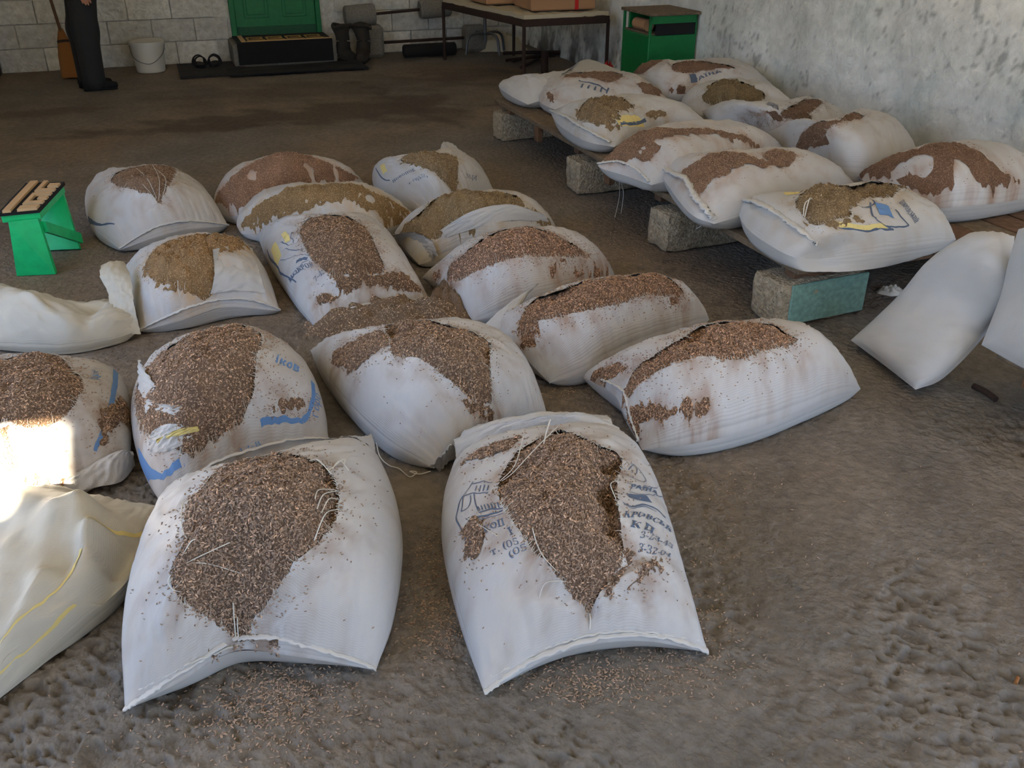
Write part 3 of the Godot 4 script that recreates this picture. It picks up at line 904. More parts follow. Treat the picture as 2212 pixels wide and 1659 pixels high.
func build_stool() -> void:
	var t := thing("stool", "bright green low wooden stool with a patterned cushion mat on top", "stool")
	var fl := [Vector3(-2.209, 0.000, -3.799), Vector3(-2.046, 0.000, -3.821)]
	var br := [Vector3(-2.207, 0.000, -4.115), Vector3(-2.069, 0.000, -4.135)]
	var ft := [Vector3(-2.209, 0.250, -3.795), Vector3(-2.066, 0.250, -3.846)]
	var bt := [Vector3(-2.299, 0.250, -4.231), Vector3(-2.137, 0.250, -4.254)]
	t.position = (fl[0] + fl[1] + br[0] + br[1]) / 4
	var o := t.position
	var board := func(q: Array, th: float) -> ArrayMesh:
		var s := Shape.new()
		var nrm: Vector3 = (q[1] - q[0]).cross(q[3] - q[0]).normalized() * th / 2
		var mid: Vector3 = (q[0] + q[1] + q[2] + q[3]) / 4
		var a := []
		var b := []
		for p in q:
			a.append(p + nrm)
			b.append(p - nrm)
		s.face(a.duplicate(), mid)
		s.face(b.duplicate(), mid)
		for k in 4:
			s.face([a[k], a[(k + 1) % 4], b[(k + 1) % 4], b[k]], mid)
		return s.done()
	put("leg_board", board.call([fl[0], fl[1], ft[1] - Vector3(0.01, 0, 0), ft[0] + Vector3(0.03, 0, 0)], 0.025), mat.green, t, -o)
	put("leg_board", board.call([br[0], br[1], bt[1] - Vector3(0.01, 0, 0), bt[0] + Vector3(0.03, 0, 0)], 0.025), mat.green, t, -o)
	put("seat_board", board.call([ft[0], ft[1], bt[1], bt[0]], 0.03), mat.green, t, -o + Vector3(0, 0.008, 0))
	put("brace", board.call([ft[1] + Vector3(0.0, -0.02, -0.01), ft[1] + Vector3(0, -0.07, -0.01), br[1] + Vector3(0.01, 0.03, 0.0), br[1] + Vector3(0.01, 0.08, 0.0)], 0.022), mat.green, t, -o)
	# the mat
	var d := thing("stool_mat", "black and tan meander patterned mat lying on the green stool", "mat", o)
	var at := func(u: float, v: float, y: float) -> Vector3: return (ft[0] as Vector3).lerp(ft[1], u).lerp((bt[0] as Vector3).lerp(bt[1], u), v) + Vector3(0, 0.025 + y, 0) - o
	var sheet := func(bands: Array, y0: float, y1: float) -> ArrayMesh:
		var s := Shape.new()
		for q in bands:
			for i in 4:
				var va := lerpf(q[1], q[3], i / 4.0)
				var vb := lerpf(q[1], q[3], (i + 1) / 4.0)
				var mid: Vector3 = at.call((q[0] + q[2]) / 2, (va + vb) / 2, (y0 + y1) / 2)
				var top := [at.call(q[0], va, y1), at.call(q[2], va, y1), at.call(q[2], vb, y1), at.call(q[0], vb, y1)]
				var low := [at.call(q[0] - 0.01, va, y0), at.call(q[2] + 0.01, va, y0), at.call(q[2] + 0.01, vb, y0), at.call(q[0] - 0.01, vb, y0)]
				s.face(top.duplicate(), mid)
				for k in 4:
					s.face([top[k], top[(k + 1) % 4], low[(k + 1) % 4], low[k]], mid)
		return s.done()
	put("mat_cloth", sheet.call([[-0.04, -0.03, 1.02, 1.03]], 0.0, 0.016), mat.black_cloth, d)
	put("tan_band", sheet.call([[0.10, -0.035, 0.30, 1.03]], 0.014, 0.026), mat.tan, d)
	put("meander_band", sheet.call([[0.48, -0.035, 0.98, 0.09], [0.48, 0.16, 0.60, 0.55], [0.60, 0.16, 1.0, 0.24], [0.60, 0.47, 1.0, 0.55], [0.76, 0.31, 1.0, 0.40], [0.48, 0.62, 0.60, 1.02], [0.60, 0.62, 1.0, 0.70], [0.72, 0.78, 1.0, 0.90]], 0.014, 0.026), mat.tan, d)


# ------------------------------------------------------------------ sacks
# A sack is a pillow between four edge curves; (u, v) runs from 0 to 1 over its upper face.
# Its cloth is cut open along "holes"; grain lies in them and is spilled over the "spills".
class Sack:
	var e := []
	var w := 1.0
	var l := 1.0
	var h := 0.1
	var base := 0.0
	var ev0 := 0.6
	var ev1 := 0.6
	var up := Vector3.UP
	var bumps := []
	var gb := []
	var creases := []
	var patches := []
	var holes := []
	var spills := []
	var noise := 0.006
	var sd := 0.0
	var lift := 0.0045
	var n1: FastNoiseLite
	var n2: FastNoiseLite
	var tint := Vector3.ONE
	var clump := 0.006

	func curve(f: Array) -> PackedVector3Array:
		var pts := []
		for k in range(0, f.size(), 3):
			pts.append(Vector3(f[k], f[k + 1], f[k + 2]))
		var fine := PackedVector3Array()
		for i in pts.size() - 1:
			var b: Vector3 = pts[i]
			var c: Vector3 = pts[i + 1]
			var a: Vector3 = pts[i - 1] if i > 0 else b * 2.0 - c
			var d: Vector3 = pts[i + 2] if i + 2 < pts.size() else c * 2.0 - b
			for k in 16:
				fine.append(b.cubic_interpolate(c, a, d, k / 16.0))
		fine.append(pts[-1])
		var at := PackedFloat32Array([0.0])
		for i in range(1, fine.size()):
			at.append(at[i - 1] + fine[i].distance_to(fine[i - 1]))
		var out := PackedVector3Array()
		var j := 0
		for k in 65:
			var want := at[-1] * k / 64.0
			while j < at.size() - 2 and at[j + 1] < want:
				j += 1
			out.append(fine[j].lerp(fine[j + 1], clampf((want - at[j]) / maxf(at[j + 1] - at[j], 1e-6), 0, 1)))
		return out

	func poly(f: Array) -> PackedVector2Array:
		# smoothed closed outline in metres
		var q := []
		for k in range(0, f.size(), 2):
			q.append(Vector2(f[k] * w, f[k + 1] * l))
		var out := PackedVector2Array()
		var n := q.size()
		for i in n:
			for k in 3:
				out.append((q[i] as Vector2).cubic_interpolate(q[(i + 1) % n], q[(i + n - 1) % n], q[(i + 2) % n], k / 3.0))
		return out

	func setup(d: Dictionary) -> void:
		w = d.w
		l = d.l
		h = d.h
		base = d.base
		ev0 = d.get("ev0", 0.6)
		ev1 = d.get("ev1", 0.6)
		noise = d.get("no", 0.006)
		for k in ["e0", "e1", "e2", "e3"]:
			e.append(curve(d[k]))
		for q in d.get("holes", []):
			holes.append(poly(q))
		for q in d.get("spills", []):
			spills.append(poly(q))
		bumps = d.get("bumps", [])
		gb = d.get("gb", [])
		creases = d.get("creases", [])
		patches = d.get("patches", [])
		clump = 0.014 if d.get("kind", "") == "bran" else 0.006
		if d.has("up"):
			up = Vector3(d.up[0], d.up[1], d.up[2]).normalized()
		if d.has("tint"):
			tint = Vector3(d.tint[0], d.tint[1], d.tint[2])

	func at(c: PackedVector3Array, t: float) -> Vector3:
		var x := clampf(t, 0, 1) * 64.0
		var i := mini(int(x), 63)
		return c[i].lerp(c[i + 1], x - i)

	func mid(u: float, v: float) -> Vector3:
		var e0: PackedVector3Array = e[0]
		var e2: PackedVector3Array = e[2]
		return at(e0, u) * (1 - v) + at(e2, u) * v + at(e[3], v) * (1 - u) + at(e[1], v) * u - (e0[0] * (1 - u) * (1 - v) + e0[64] * u * (1 - v) + e2[0] * (1 - u) * v + e2[64] * u * v)

	static func g(t: float, x: float) -> float:
		if t >= 1.0:
			return 1.0
		if t <= 0.0:
			return 0.0
		return pow(1.0 - (1.0 - t) * (1.0 - t), x)

	func swell(u: float, v: float) -> float:
		return g(u / 0.42, 0.5) * g((1 - u) / 0.42, 0.5) * g(v / 0.3, ev0) * g((1 - v) / 0.3, ev1)

	func rise(u: float, v: float) -> float:
		var f := swell(u, v)
		var s := u * w
		var t := v * l
		var y := h * f
		var f2 := minf(1.0, f * 2.0)
		for b in bumps:
			var q: float = ((u - b[0]) * w) ** 2 + ((v - b[1]) * l) ** 2
			y += b[3] * exp(-q / (b[2] * b[2])) * f2
		var p := Vector2(s, t)
		for c in creases:
			var a := Vector2(c[0] * w, c[1] * l)
			var b := Vector2(c[2] * w, c[3] * l)
			var ab := b - a
			var k := clampf((p - a).dot(ab) / ab.length_squared(), 0, 1)
			var dd := p.distance_to(a + ab * k)
			if dd < c[4] * 2.5:
				y += c[5] * exp(-(dd * dd) / (c[4] * c[4])) * (1.0 - 0.75 * k) * minf(1.0, f * 3.0)
		# soft dents, and gathers that run in from the sewn ends
		y += f2 * (noise * 1.3 * n2.get_noise_2d(s * 4.0 + sd, t * 4.0) + 0.0028 * n1.get_noise_2d(s * 15.0 + 2.0 * n1.get_noise_2d(s * 5.0, t * 5.0), t * 9.0 + sd))
		var fold := 1.0 - absf(n1.get_noise_2d(s * 7.0 + sd * 3.0, t * 4.5 + 0.6 * s * 7.0))
		y += f2 * 0.006 * clampf((fold - 0.8) * 5.0, 0.0, 1.0) * clampf(0.5 + 1.5 * n1.get_noise_2d(s * 3.0 + 40.0, t * 3.0 + sd), 0, 1)
		y += minf(1.0, f * 4.0) * 0.009 * (exp(-t / 0.09) + exp(-(l - t) / 0.09)) * n1.get_noise_2d(s * 55.0 + sd, t * 5.0)
		return y

	func hole_sd(u: float, v: float) -> float:
		var p := Vector2(u * w, v * l)
		var best := 9.0
		for q in holes:
			best = minf(best, sdist(q, p))
		if best < 0.1:
			best += 0.003 * n1.get_noise_2d(p.x * 60.0 + sd, p.y * 60.0) + 0.0012 * n1.get_noise_2d(p.x * 240.0, p.y * 240.0)
		return best

	func spill_sd(u: float, v: float) -> float:
		var p := Vector2(u * w, v * l)
		var best := 9.0
		for q in spills:
			best = minf(best, sdist(q, p))
		if best < 0.12:
			best += (0.010 if patches else 0.013) * n2.get_noise_2d(p.x * 16.0 + sd, p.y * 16.0) + 0.008 * n1.get_noise_2d(p.x * 75.0, p.y * 75.0 + sd)
		for q in patches:
			var dx := Vector2(q[0] * w, q[1] * l) - p
			var k := dx.length() + 0.012 * n2.get_noise_2d(p.x * 20.0, p.y * 20.0 + sd)
			best = maxf(best, q[2] * 0.42 - k)
		return best

	static func sdist(q: PackedVector2Array, p: Vector2) -> float:
		var best := 1e9
		var n := q.size()
		for i in n:
			best = minf(best, Geometry2D.get_closest_point_to_segment(p, q[i], q[(i + 1) % n]).distance_squared_to(p))
		best = sqrt(best)
		return -best if Geometry2D.is_point_in_polygon(p, q) else best

	func cloth(u: float, v: float, hs: float) -> Vector3:
		var y := rise(u, v)
		if hs < 0.08 and hs > -0.02:
			y += lift * exp(-maxf(hs, 0.0) / 0.014) * (0.7 + 0.9 * n1.get_noise_2d(u * w * 22.0, v * l * 22.0 + sd))
		return mid(u, v) + up * y

	func grain(u: float, v: float, hs: float, ss: float) -> Vector3:
		var s := u * w
		var t := v * l
		var y := rise(u, v)
		var rough := clump * n2.get_noise_2d(s * 15.0, t * 15.0 + sd) + 0.002 * n1.get_noise_2d(s * 140.0, t * 140.0)
		if hs < 0.0 or (hs < 0.05 and ss > 0.0):
			var k := clampf(-hs / 0.05, -1.2, 1)
			var off := lerpf(-0.003, 0.008, clampf(k, 0, 1)) + minf(k, 0.0) * 0.02
			var f2 := clampf(-hs / 0.02 + 0.4, 0, 1)
			for b in gb:
				var q: float = ((u - b[0]) * w) ** 2 + ((v - b[1]) * l) ** 2
				off += b[3] * exp(-q / (b[2] * b[2])) * f2
			y += off + rough * 1.6
		else:
			y += 0.002 + 0.008 * clampf(-ss / 0.035, 0, 1) + rough * clampf(-ss / 0.02, 0, 1)
		return mid(u, v) + up * y


# keeps the part of a grid where f < 0 (cut between grid points), with points, texture coordinates and colours
func clipped(nu: int, nv: int, f: PackedFloat32Array, p: PackedVector3Array, uv: PackedVector2Array, col: PackedColorArray, flip: bool) -> Array:
	var P := PackedVector3Array()
	var U := PackedVector2Array()
	var C := PackedColorArray()
	var idx := PackedInt32Array()
	var at := PackedInt32Array()
	at.resize(p.size())
	at.fill(-1)
	var cuts := {}
	for i in nu - 1:
		for j in nv - 1:
			var a := i * nv + j
			var q := [a, a + nv, a + nv + 1, a + 1]
			if f[q[0]] >= 0.0 and f[q[1]] >= 0.0 and f[q[2]] >= 0.0 and f[q[3]] >= 0.0:
				continue
			for tr in [[q[0], q[1], q[2]], [q[0], q[2], q[3]]]:
				var out := []
				for k in 3:
					var x: int = tr[k]
					var y: int = tr[(k + 1) % 3]
					if f[x] < 0.0:
						if at[x] < 0:
							at[x] = P.size()
							P.append(p[x])
							U.append(uv[x])
							C.append(col[x])
						out.append(at[x])
					if (f[x] < 0.0) != (f[y] < 0.0):
						var lo := mini(x, y)
						var hi := maxi(x, y)
						var key := lo * 1000003 + hi
						if not cuts.has(key):
							var t := f[lo] / (f[lo] - f[hi])
							cuts[key] = P.size()
							P.append(p[lo].lerp(p[hi], t))
							U.append(uv[lo].lerp(uv[hi], t))
							C.append(col[lo].lerp(col[hi], t))
						out.append(cuts[key])
				for k in range(1, out.size() - 1):
					if flip:
						idx.append_array(PackedInt32Array([out[0], out[k], out[k + 1]]))
					else:
						idx.append_array(PackedInt32Array([out[0], out[k + 1], out[k]]))
	return [P, idx, U, C]


var sacks := {}
var grains := {}
const GRAIN := Color(0.262, 0.184, 0.128)
const BRAN := Color(0.40, 0.285, 0.150)


func make_sack(key: String, d: Dictionary, label: String, grain_label: String, res := 0.009) -> Node3D:
	var sk := Sack.new()
	sk.n1 = n1
	sk.n2 = n2
	sk.sd = float(key.hash() % 97)
	sk.setup(d)
	sacks[key] = sk
	var nu := clampi(int(sk.w / res), 24, 90)
	var nv := clampi(int(sk.l / res), 32, 130)
	var us := PackedFloat32Array()
	var vs := PackedFloat32Array()
	for i in nu:
		var t := float(i) / (nu - 1)
		us.append(lerpf(t, 0.5 - 0.5 * cos(PI * t), 0.6))
	for j in nv:
		var t := float(j) / (nv - 1)
		vs.append(lerpf(t, 0.5 - 0.5 * cos(PI * t), 0.45))
	var P := PackedVector3Array()
	var G := PackedVector3Array()
	var uv := PackedVector2Array()
	var col := PackedColorArray()
	var gcol := PackedColorArray()
	var fh := PackedFloat32Array()
	var fg := PackedFloat32Array()
	var dustc := (GRAIN if d.get("kind", "grain") == "grain" else BRAN)
	var has_grain: bool = d.has("kind")
	var gc := Color(dustc.r * sk.tint.x, dustc.g * sk.tint.y, dustc.b * sk.tint.z)
	var ctr := Vector3.ZERO
	for i in nu:
		for j in nv:
			var u := us[i]
			var v := vs[j]
			var hs := sk.hole_sd(u, v) if sk.holes else 9.0
			var ss := sk.spill_sd(u, v) if sk.spills else 9.0
			P.append(sk.cloth(u, v, hs))
			ctr += P[-1]
			G.append(sk.grain(u, v, hs, ss) if has_grain and minf(hs - 0.05, ss) < 0.03 else P[-1])
			uv.append(Vector2(u * sk.w, v * sk.l))
			var near := minf(maxf(hs, 0.0), maxf(ss, 0.0))
			var dn := n2.get_noise_2d(u * sk.w * 9.0 + sk.sd, v * sk.l * 9.0)
			var fine := n1.get_noise_2d(u * sk.w * 90.0, v * sk.l * 90.0 + sk.sd)
			var dust := exp(-near / 0.035) * (0.30 + 0.55 * dn + 0.25 * fine) + 0.07 + 0.30 * maxf(0.0, dn - 0.05) if has_grain else 0.03 + 0.10 * maxf(0.0, dn)
			dust += 0.3 * maxf(0.0, fine - 0.72) if has_grain else 0.0
			col.append(Color(1, 1, 1).lerp(Color(gc.r * 1.9, gc.g * 1.9, gc.b * 1.9), clampf(dust, 0, 0.8)))
			var gv := 1.0 + 0.22 * n2.get_noise_2d(u * sk.w * 12.0, v * sk.l * 12.0 + 5.0)
			gcol.append(Color(gc.r * gv, gc.g * gv, gc.b * gv))
			fh.append(-hs)
			var keep := 0.045 * clampf((sk.swell(u, v) - 0.45) * 3.0, 0.05, 1.0)
			fg.append(minf(hs - keep, ss))
	ctr /= P.size()
	ctr.y = sk.base
	for k in P.size():
		P[k] -= ctr
		G[k] -= ctr
	var a := nv * (nu / 2) + nv / 2
	var flip := (P[a + 1] - P[a]).cross(P[a + nv] - P[a]).dot(sk.up) > 0.0
	var r := thing("grain_sack", label, "sack", ctr)
	var cl := clipped(nu, nv, fh, P, uv, col, flip)
	put("cloth", mesh_of(cl[0], cl[1], cl[2], cl[3]), mat.cloth_cream if d.has("cream") else mat.cloth, r)
	# underside
	var bp := PackedVector3Array()
	var bi := PackedInt32Array()
	var bc := PackedColorArray()
	var buv := PackedVector2Array()
	var mv := 0
	var sel := []
	for j in nv:
		if j % 2 == 0 or j == nv - 1:
			sel.append(j)
	mv = sel.size()
	for i in nu:
		for j in sel:
			var m := sk.mid(us[i], vs[j])
			var drop := 0.16 * sk.swell(us[i], vs[j])
			if sk.up == Vector3.UP:
				m.y = maxf(m.y - drop, minf(m.y, sk.base + 0.003))
			else:
				m -= sk.up * drop
			bp.append(m - ctr)
			bc.append(Color(0.93, 0.92, 0.9))
			buv.append(Vector2(us[i] * sk.w, vs[j] * sk.l))
	for i in nu - 1:
		for j in mv - 1:
			var b := i * mv + j
			if flip:
				bi.append_array(PackedInt32Array([b, b + mv + 1, b + mv, b, b + 1, b + mv + 1]))
			else:
				bi.append_array(PackedInt32Array([b, b + mv, b + mv + 1, b, b + mv + 1, b + 1]))
	put("underside", mesh_of(bp, bi, buv, bc), mat.cloth_cream if d.has("cream") else mat.cloth, r)
	if not has_grain:
		return r
	var gm := clipped(nu, nv, fg, G, uv, gcol, flip)
	var go := put("grain_heap" if d.kind == "grain" else "bran_heap", mesh_of(gm[0], gm[1], gm[2], gm[3]), mat.grain, null, ctr)
	tag(go, grain_label, "grain" if d.kind == "grain" else "bran", "", "stuff")
	grains[key] = go
	kernels(go, gm, sk, gc, d.nk, d.kind == "grain" and key.length() == 1 and not key in ["N", "O"])
	strays(go, sk, gc, ctr, int(d.nk * (0.035 if key in ["A", "B"] else 0.07) + (250 if sk.spills else 0)), d.kind == "grain")
	if sk.holes:
		fray(sk, r, ctr)
	return r


# single kernels lying on the cloth round the cut and the spills
func strays(go: Node3D, sk: Sack, gc: Color, ctr: Vector3, count: int, big: bool) -> void:
	var mm := MultiMesh.new()
	mm.transform_format = MultiMesh.TRANSFORM_3D
	mm.use_colors = true
	mm.mesh = kernel_mesh if big else flake_mesh
	mm.instance_count = count
	var i := 0
	var tries := 0
	while i < count:
		tries += 1
		var u := rng.randf_range(0.04, 0.96)
		var v := rng.randf_range(0.04, 0.96)
		var hs := sk.hole_sd(u, v) if sk.holes else 9.0
		var ss := sk.spill_sd(u, v) if sk.spills else 9.0
		var near := minf(hs, ss)
		if (hs < 0.0 or rng.randf() > exp(-maxf(near, 0.0) / 0.02) + 0.012) and tries < count * 60:
			continue
		var q := sk.cloth(u, v, hs) - ctr + sk.up * 0.0012
		var b := Basis.from_euler(Vector3(rng.randf_range(-0.3, 0.3), rng.randf() * TAU, rng.randf_range(-0.3, 0.3))).scaled_local(Vector3.ONE * rng.randf_range(0.6, 1.05))
		mm.set_instance_transform(i, Transform3D(b, q))
		var lum := rng.randf_range(0.8, 1.6)
		mm.set_instance_color(i, Color(gc.r * lum, gc.g * lum, gc.b * lum))
		i += 1
	var o := MultiMeshInstance3D.new()
	o.name = "stray_kernels"
	o.multimesh = mm
	o.material_override = mat.kernel
	o.set_meta("kind", "stuff")
	go.add_child(o, true)


func seed_mesh(len_: float, wid: float) -> ArrayMesh:
	var p := PackedVector3Array()
	var idx := PackedInt32Array()
	var prof := [[-1.0, 0.0], [-0.55, 0.8], [0.25, 1.0], [1.0, 0.0]]
	for q in prof:
		for k in 5:
			var an := TAU * k / 5
			p.append(Vector3(q[0] * len_ / 2, cos(an) * q[1] * wid / 2, sin(an) * q[1] * wid / 2))
	for i in 3:
		for k in 5:
			var a := i * 5 + k
			var b := i * 5 + (k + 1) % 5
			idx.append_array(PackedInt32Array([a, b, a + 5, b, b + 5, a + 5]))
	return mesh_of(p, idx)


func kernels(go: Node3D, gm: Array, sk: Sack, gc: Color, count: int, big: bool) -> void:
	var p: PackedVector3Array = gm[0]
	var idx: PackedInt32Array = gm[1]
	var uv: PackedVector2Array = gm[2]
	var cum := PackedFloat32Array()
	var which := PackedInt32Array()
	var total := 0.0
	for k in range(0, idx.size(), 3):
		var c := (uv[idx[k]] + uv[idx[k + 1]] + uv[idx[k + 2]]) / 3.0
		if sk.holes and sk.hole_sd(c.x / sk.w, c.y / sk.l) > 0.002 and (not sk.spills or sk.spill_sd(c.x / sk.w, c.y / sk.l) > -0.001):
			continue
		total += (p[idx[k + 1]] - p[idx[k]]).cross(p[idx[k + 2]] - p[idx[k]]).length()
		cum.append(total)
		which.append(k)
	if which.is_empty():
		return
	var mm := MultiMesh.new()
	mm.transform_format = MultiMesh.TRANSFORM_3D
	mm.use_colors = true
	mm.mesh = kernel_mesh if big else flake_mesh
	mm.instance_count = count
	for i in count:
		var x := rng.randf() * total
		var lo := cum.bsearch(x)
		var k := which[mini(lo, which.size() - 1)]
		var r1 := sqrt(rng.randf())
		var r2 := rng.randf()
		var q := p[idx[k]] * (1 - r1) + p[idx[k + 1]] * r1 * (1 - r2) + p[idx[k + 2]] * r1 * r2
		var nrm := (p[idx[k + 2]] - p[idx[k]]).cross(p[idx[k + 1]] - p[idx[k]]).normalized()
		var dir := Vector3(rng.randfn(), rng.randfn(), rng.randfn())
		dir = (dir - nrm * dir.dot(nrm) * 0.6).normalized()
		var side := dir.cross(nrm).normalized()
		var b := Basis(dir, side.cross(dir).normalized(), side).scaled_local(Vector3.ONE * rng.randf_range(0.75, 1.2))
		mm.set_instance_transform(i, Transform3D(b, q + nrm * rng.randf_range(-0.001, 0.0016)))
		var lum := rng.randf_range(0.75, 1.5) if big else rng.randf_range(0.85, 1.2)
		if big and rng.randf() < 0.13:
			lum = rng.randf_range(1.8, 2.9)
		var warm := rng.randf_range(0.94, 1.06)
		mm.set_instance_color(i, Color(gc.r * lum * warm, gc.g * lum, gc.b * lum / warm))
	var o := MultiMeshInstance3D.new()
	o.name = "kernels"
	o.multimesh = mm
	o.material_override = mat.kernel
	o.set_meta("kind", "stuff")
	go.add_child(o, true)


# short loose fibres along a cut edge
func fray(sk: Sack, r: Node3D, ctr: Vector3) -> void:
	var s := Shape.new()
	for q in sk.holes:
		var n: int = q.size()
		for i in n:
			var a: Vector2 = q[i]
			var b: Vector2 = q[(i + 1) % n]
			var steps := maxi(1, int(a.distance_to(b) / 0.0042))
			var nd := (b - a).orthogonal().normalized()
			if not Geometry2D.is_point_in_polygon((a + b) / 2 + nd * 0.002, q):
				nd = -nd
			for k in steps:
				if rng.randf() < 0.4:
					continue
				var c := a.lerp(b, (k + rng.randf()) / steps)
				var st := c - nd * 0.004
				var ln := rng.randf_range(0.002, 0.007) if rng.randf() < 0.92 else rng.randf_range(0.012, 0.03)
				var en := c + nd.rotated(rng.randf_range(-0.5, 0.5)) * ln
				var u0 := clampf(st.x / sk.w, 0.01, 0.99)
				var v0 := clampf(st.y / sk.l, 0.01, 0.99)
				var u1 := clampf(en.x / sk.w, 0.01, 0.99)
				var v1 := clampf(en.y / sk.l, 0.01, 0.99)
				var p0 := sk.cloth(u0, v0, 0.001) - ctr
				var p1 := sk.mid(u1, v1) + sk.up * (sk.rise(u1, v1) + sk.lift * rng.randf_range(0.2, 1.6)) - ctr
				s.tube(PackedVector3Array([p0, p1]), 0.0007, 3)
	if s.p.size():
		var o := put("frayed_edge", s.done(), mat.thread, r)
		o.set_meta("kind", "stuff")


# a point on a sack's face, lifted
func on(key: String, u: float, v: float, up := 0.0) -> Vector3:
	var sk: Sack = sacks[key]
	return sk.mid(clampf(u, 0, 1), clampf(v, 0, 1)) + sk.up * (sk.rise(clampf(u, 0, 1), clampf(v, 0, 1)) + up)


func sack_node(key: String) -> Node3D:
	return nodes[key]


var nodes := {}


# a loose tape or thread; f lists u, v, lift
func strand(key: String, f: Array, lifts: Array, r := 0.0012) -> void:
	var pts := []
	for k in lifts.size():
		pts.append(on(key, f[2 * k], f[2 * k + 1], lifts[k]) - nodes[key].position)
	put("loose_thread", tube_mesh(spline(pts, 7), r, 5, 0.6), mat.thread, nodes[key])


# a sewn hem: a puckered ribbon with two stitch lines, along (u, v) points
func hem(key: String, f: Array, width := 0.012, up := 0.004, wave := 0.35) -> void:
	var pts := []
	for k in range(0, f.size(), 2):
		pts.append(on(key, f[k], f[k + 1], up) - nodes[key].position)
	var q := spline(pts, 14)
	var rad := []
	for i in q.size():
		q[i] += Vector3(0, 0.003 * n1.get_noise_2d(i * 0.9, 3.0), 0) + Vector3(n1.get_noise_2d(i * 0.7, 8.0), 0, n1.get_noise_2d(i * 0.7, 15.0)) * 0.003
		rad.append(width / 2 * (1.0 + wave * n1.get_noise_2d(i * 1.1, 40.0)))
	put("sewn_hem", tube_mesh(q, rad, 8, 0.42), mat.seam, nodes[key])
	for i in q.size():
		q[i] += Vector3(0, width * 0.2, 0)
	put("stitching", tube_mesh(q, 0.0011, 4), mat.thread, nodes[key])


# flat print on the cloth: a stripe through (u, v) points
func stripe(key: String, f: Array, width: float, m: Material, called := "printed_line") -> void:
	var sk: Sack = sacks[key]
	var pts := []
	for k in range(0, f.size(), 2):
		pts.append(Vector3(f[k] * sk.w, 0, f[k + 1] * sk.l))
	var run := 0.0
	for k in pts.size() - 1:
		run += (pts[k] as Vector3).distance_to(pts[k + 1])
	var q := spline(pts, maxi(4, int(run / 0.005 / (pts.size() - 1))))
	var p := PackedVector3Array()
	var idx := PackedInt32Array()
	for i in q.size():
		var d := (q[mini(i + 1, q.size() - 1)] - q[maxi(i - 1, 0)]).normalized()
		var sdv := Vector3(-d.z, 0, d.x) * width / 2
		for e in [-1.0, -0.5, 0.0, 0.5, 1.0]:
			var c: Vector3 = q[i] + sdv * e
			p.append(on(key, c.x / sk.w, c.z / sk.l, 0.0022) - nodes[key].position)
	for i in q.size() - 1:
		for k in 4:
			var a := i * 5 + k
			idx.append_array(PackedInt32Array([a, a + 1, a + 5, a + 1, a + 6, a + 5]))
	var mesh := mesh_of(p, idx)
	if p.size() and (mesh.surface_get_arrays(0)[Mesh.ARRAY_NORMAL][0] as Vector3).dot(sk.up) < 0.0:
		for k in range(0, idx.size(), 3):
			var z := idx[k]
			idx[k] = idx[k + 1]
			idx[k + 1] = z
		mesh = mesh_of(p, idx)
	put(called, mesh, m, nodes[key])


# printed words laid on the cloth; f holds (u, v) of the base line's start and end and of the first letter's top
func words(key: String, text: String, f: Array, m: Material, serif := true, bold := true) -> void:
	var sk: Sack = sacks[key]
	var tm := TextMesh.new()
	var font := SystemFont.new()
	font.font_names = PackedStringArray(["Droid Serif" if serif else "Droid Sans"])
	if bold:
		font.font_weight = 700
	tm.font = font
	tm.text = text
	tm.font_size = 32
	tm.pixel_size = 0.01
	tm.depth = 0.0
	tm.horizontal_alignment = HORIZONTAL_ALIGNMENT_LEFT
	tm.vertical_alignment = VERTICAL_ALIGNMENT_BOTTOM
	var arr := tm.get_mesh_arrays()
	var vs: PackedVector3Array = arr[Mesh.ARRAY_VERTEX]
	if vs.is_empty():
		return
	var box := AABB(vs[0], Vector3.ZERO)
	for v in vs:
		box = box.expand(v)
	var o := Vector2(f[0] * sk.w, f[1] * sk.l)
	var x := Vector2(f[2] * sk.w, f[3] * sk.l) - o
	var y := Vector2(f[4] * sk.w, f[5] * sk.l) - o
	var p := PackedVector3Array()
	var idx := PackedInt32Array()
	for v in vs:
		var c := o + x * ((v.x - box.position.x) / box.size.x) + y * ((v.y - box.position.y) / box.size.y)
		p.append(on(key, c.x / sk.w, c.y / sk.l, 0.0024) - nodes[key].position)
	if arr[Mesh.ARRAY_INDEX] != null and (arr[Mesh.ARRAY_INDEX] as PackedInt32Array).size():
		idx = arr[Mesh.ARRAY_INDEX]
	else:
		for k in vs.size():
			idx.append(k)
	# only the front faces, turned up
	var keep := PackedInt32Array()
	for k in range(0, idx.size(), 3):
		var nrm := (p[idx[k + 2]] - p[idx[k]]).cross(p[idx[k + 1]] - p[idx[k]])
		if nrm.dot(sk.up) > 0:
			keep.append_array(PackedInt32Array([idx[k], idx[k + 1], idx[k + 2]]))
		else:
			keep.append_array(PackedInt32Array([idx[k], idx[k + 2], idx[k + 1]]))
	put("printed_lettering", mesh_of(p, keep), m, nodes[key])


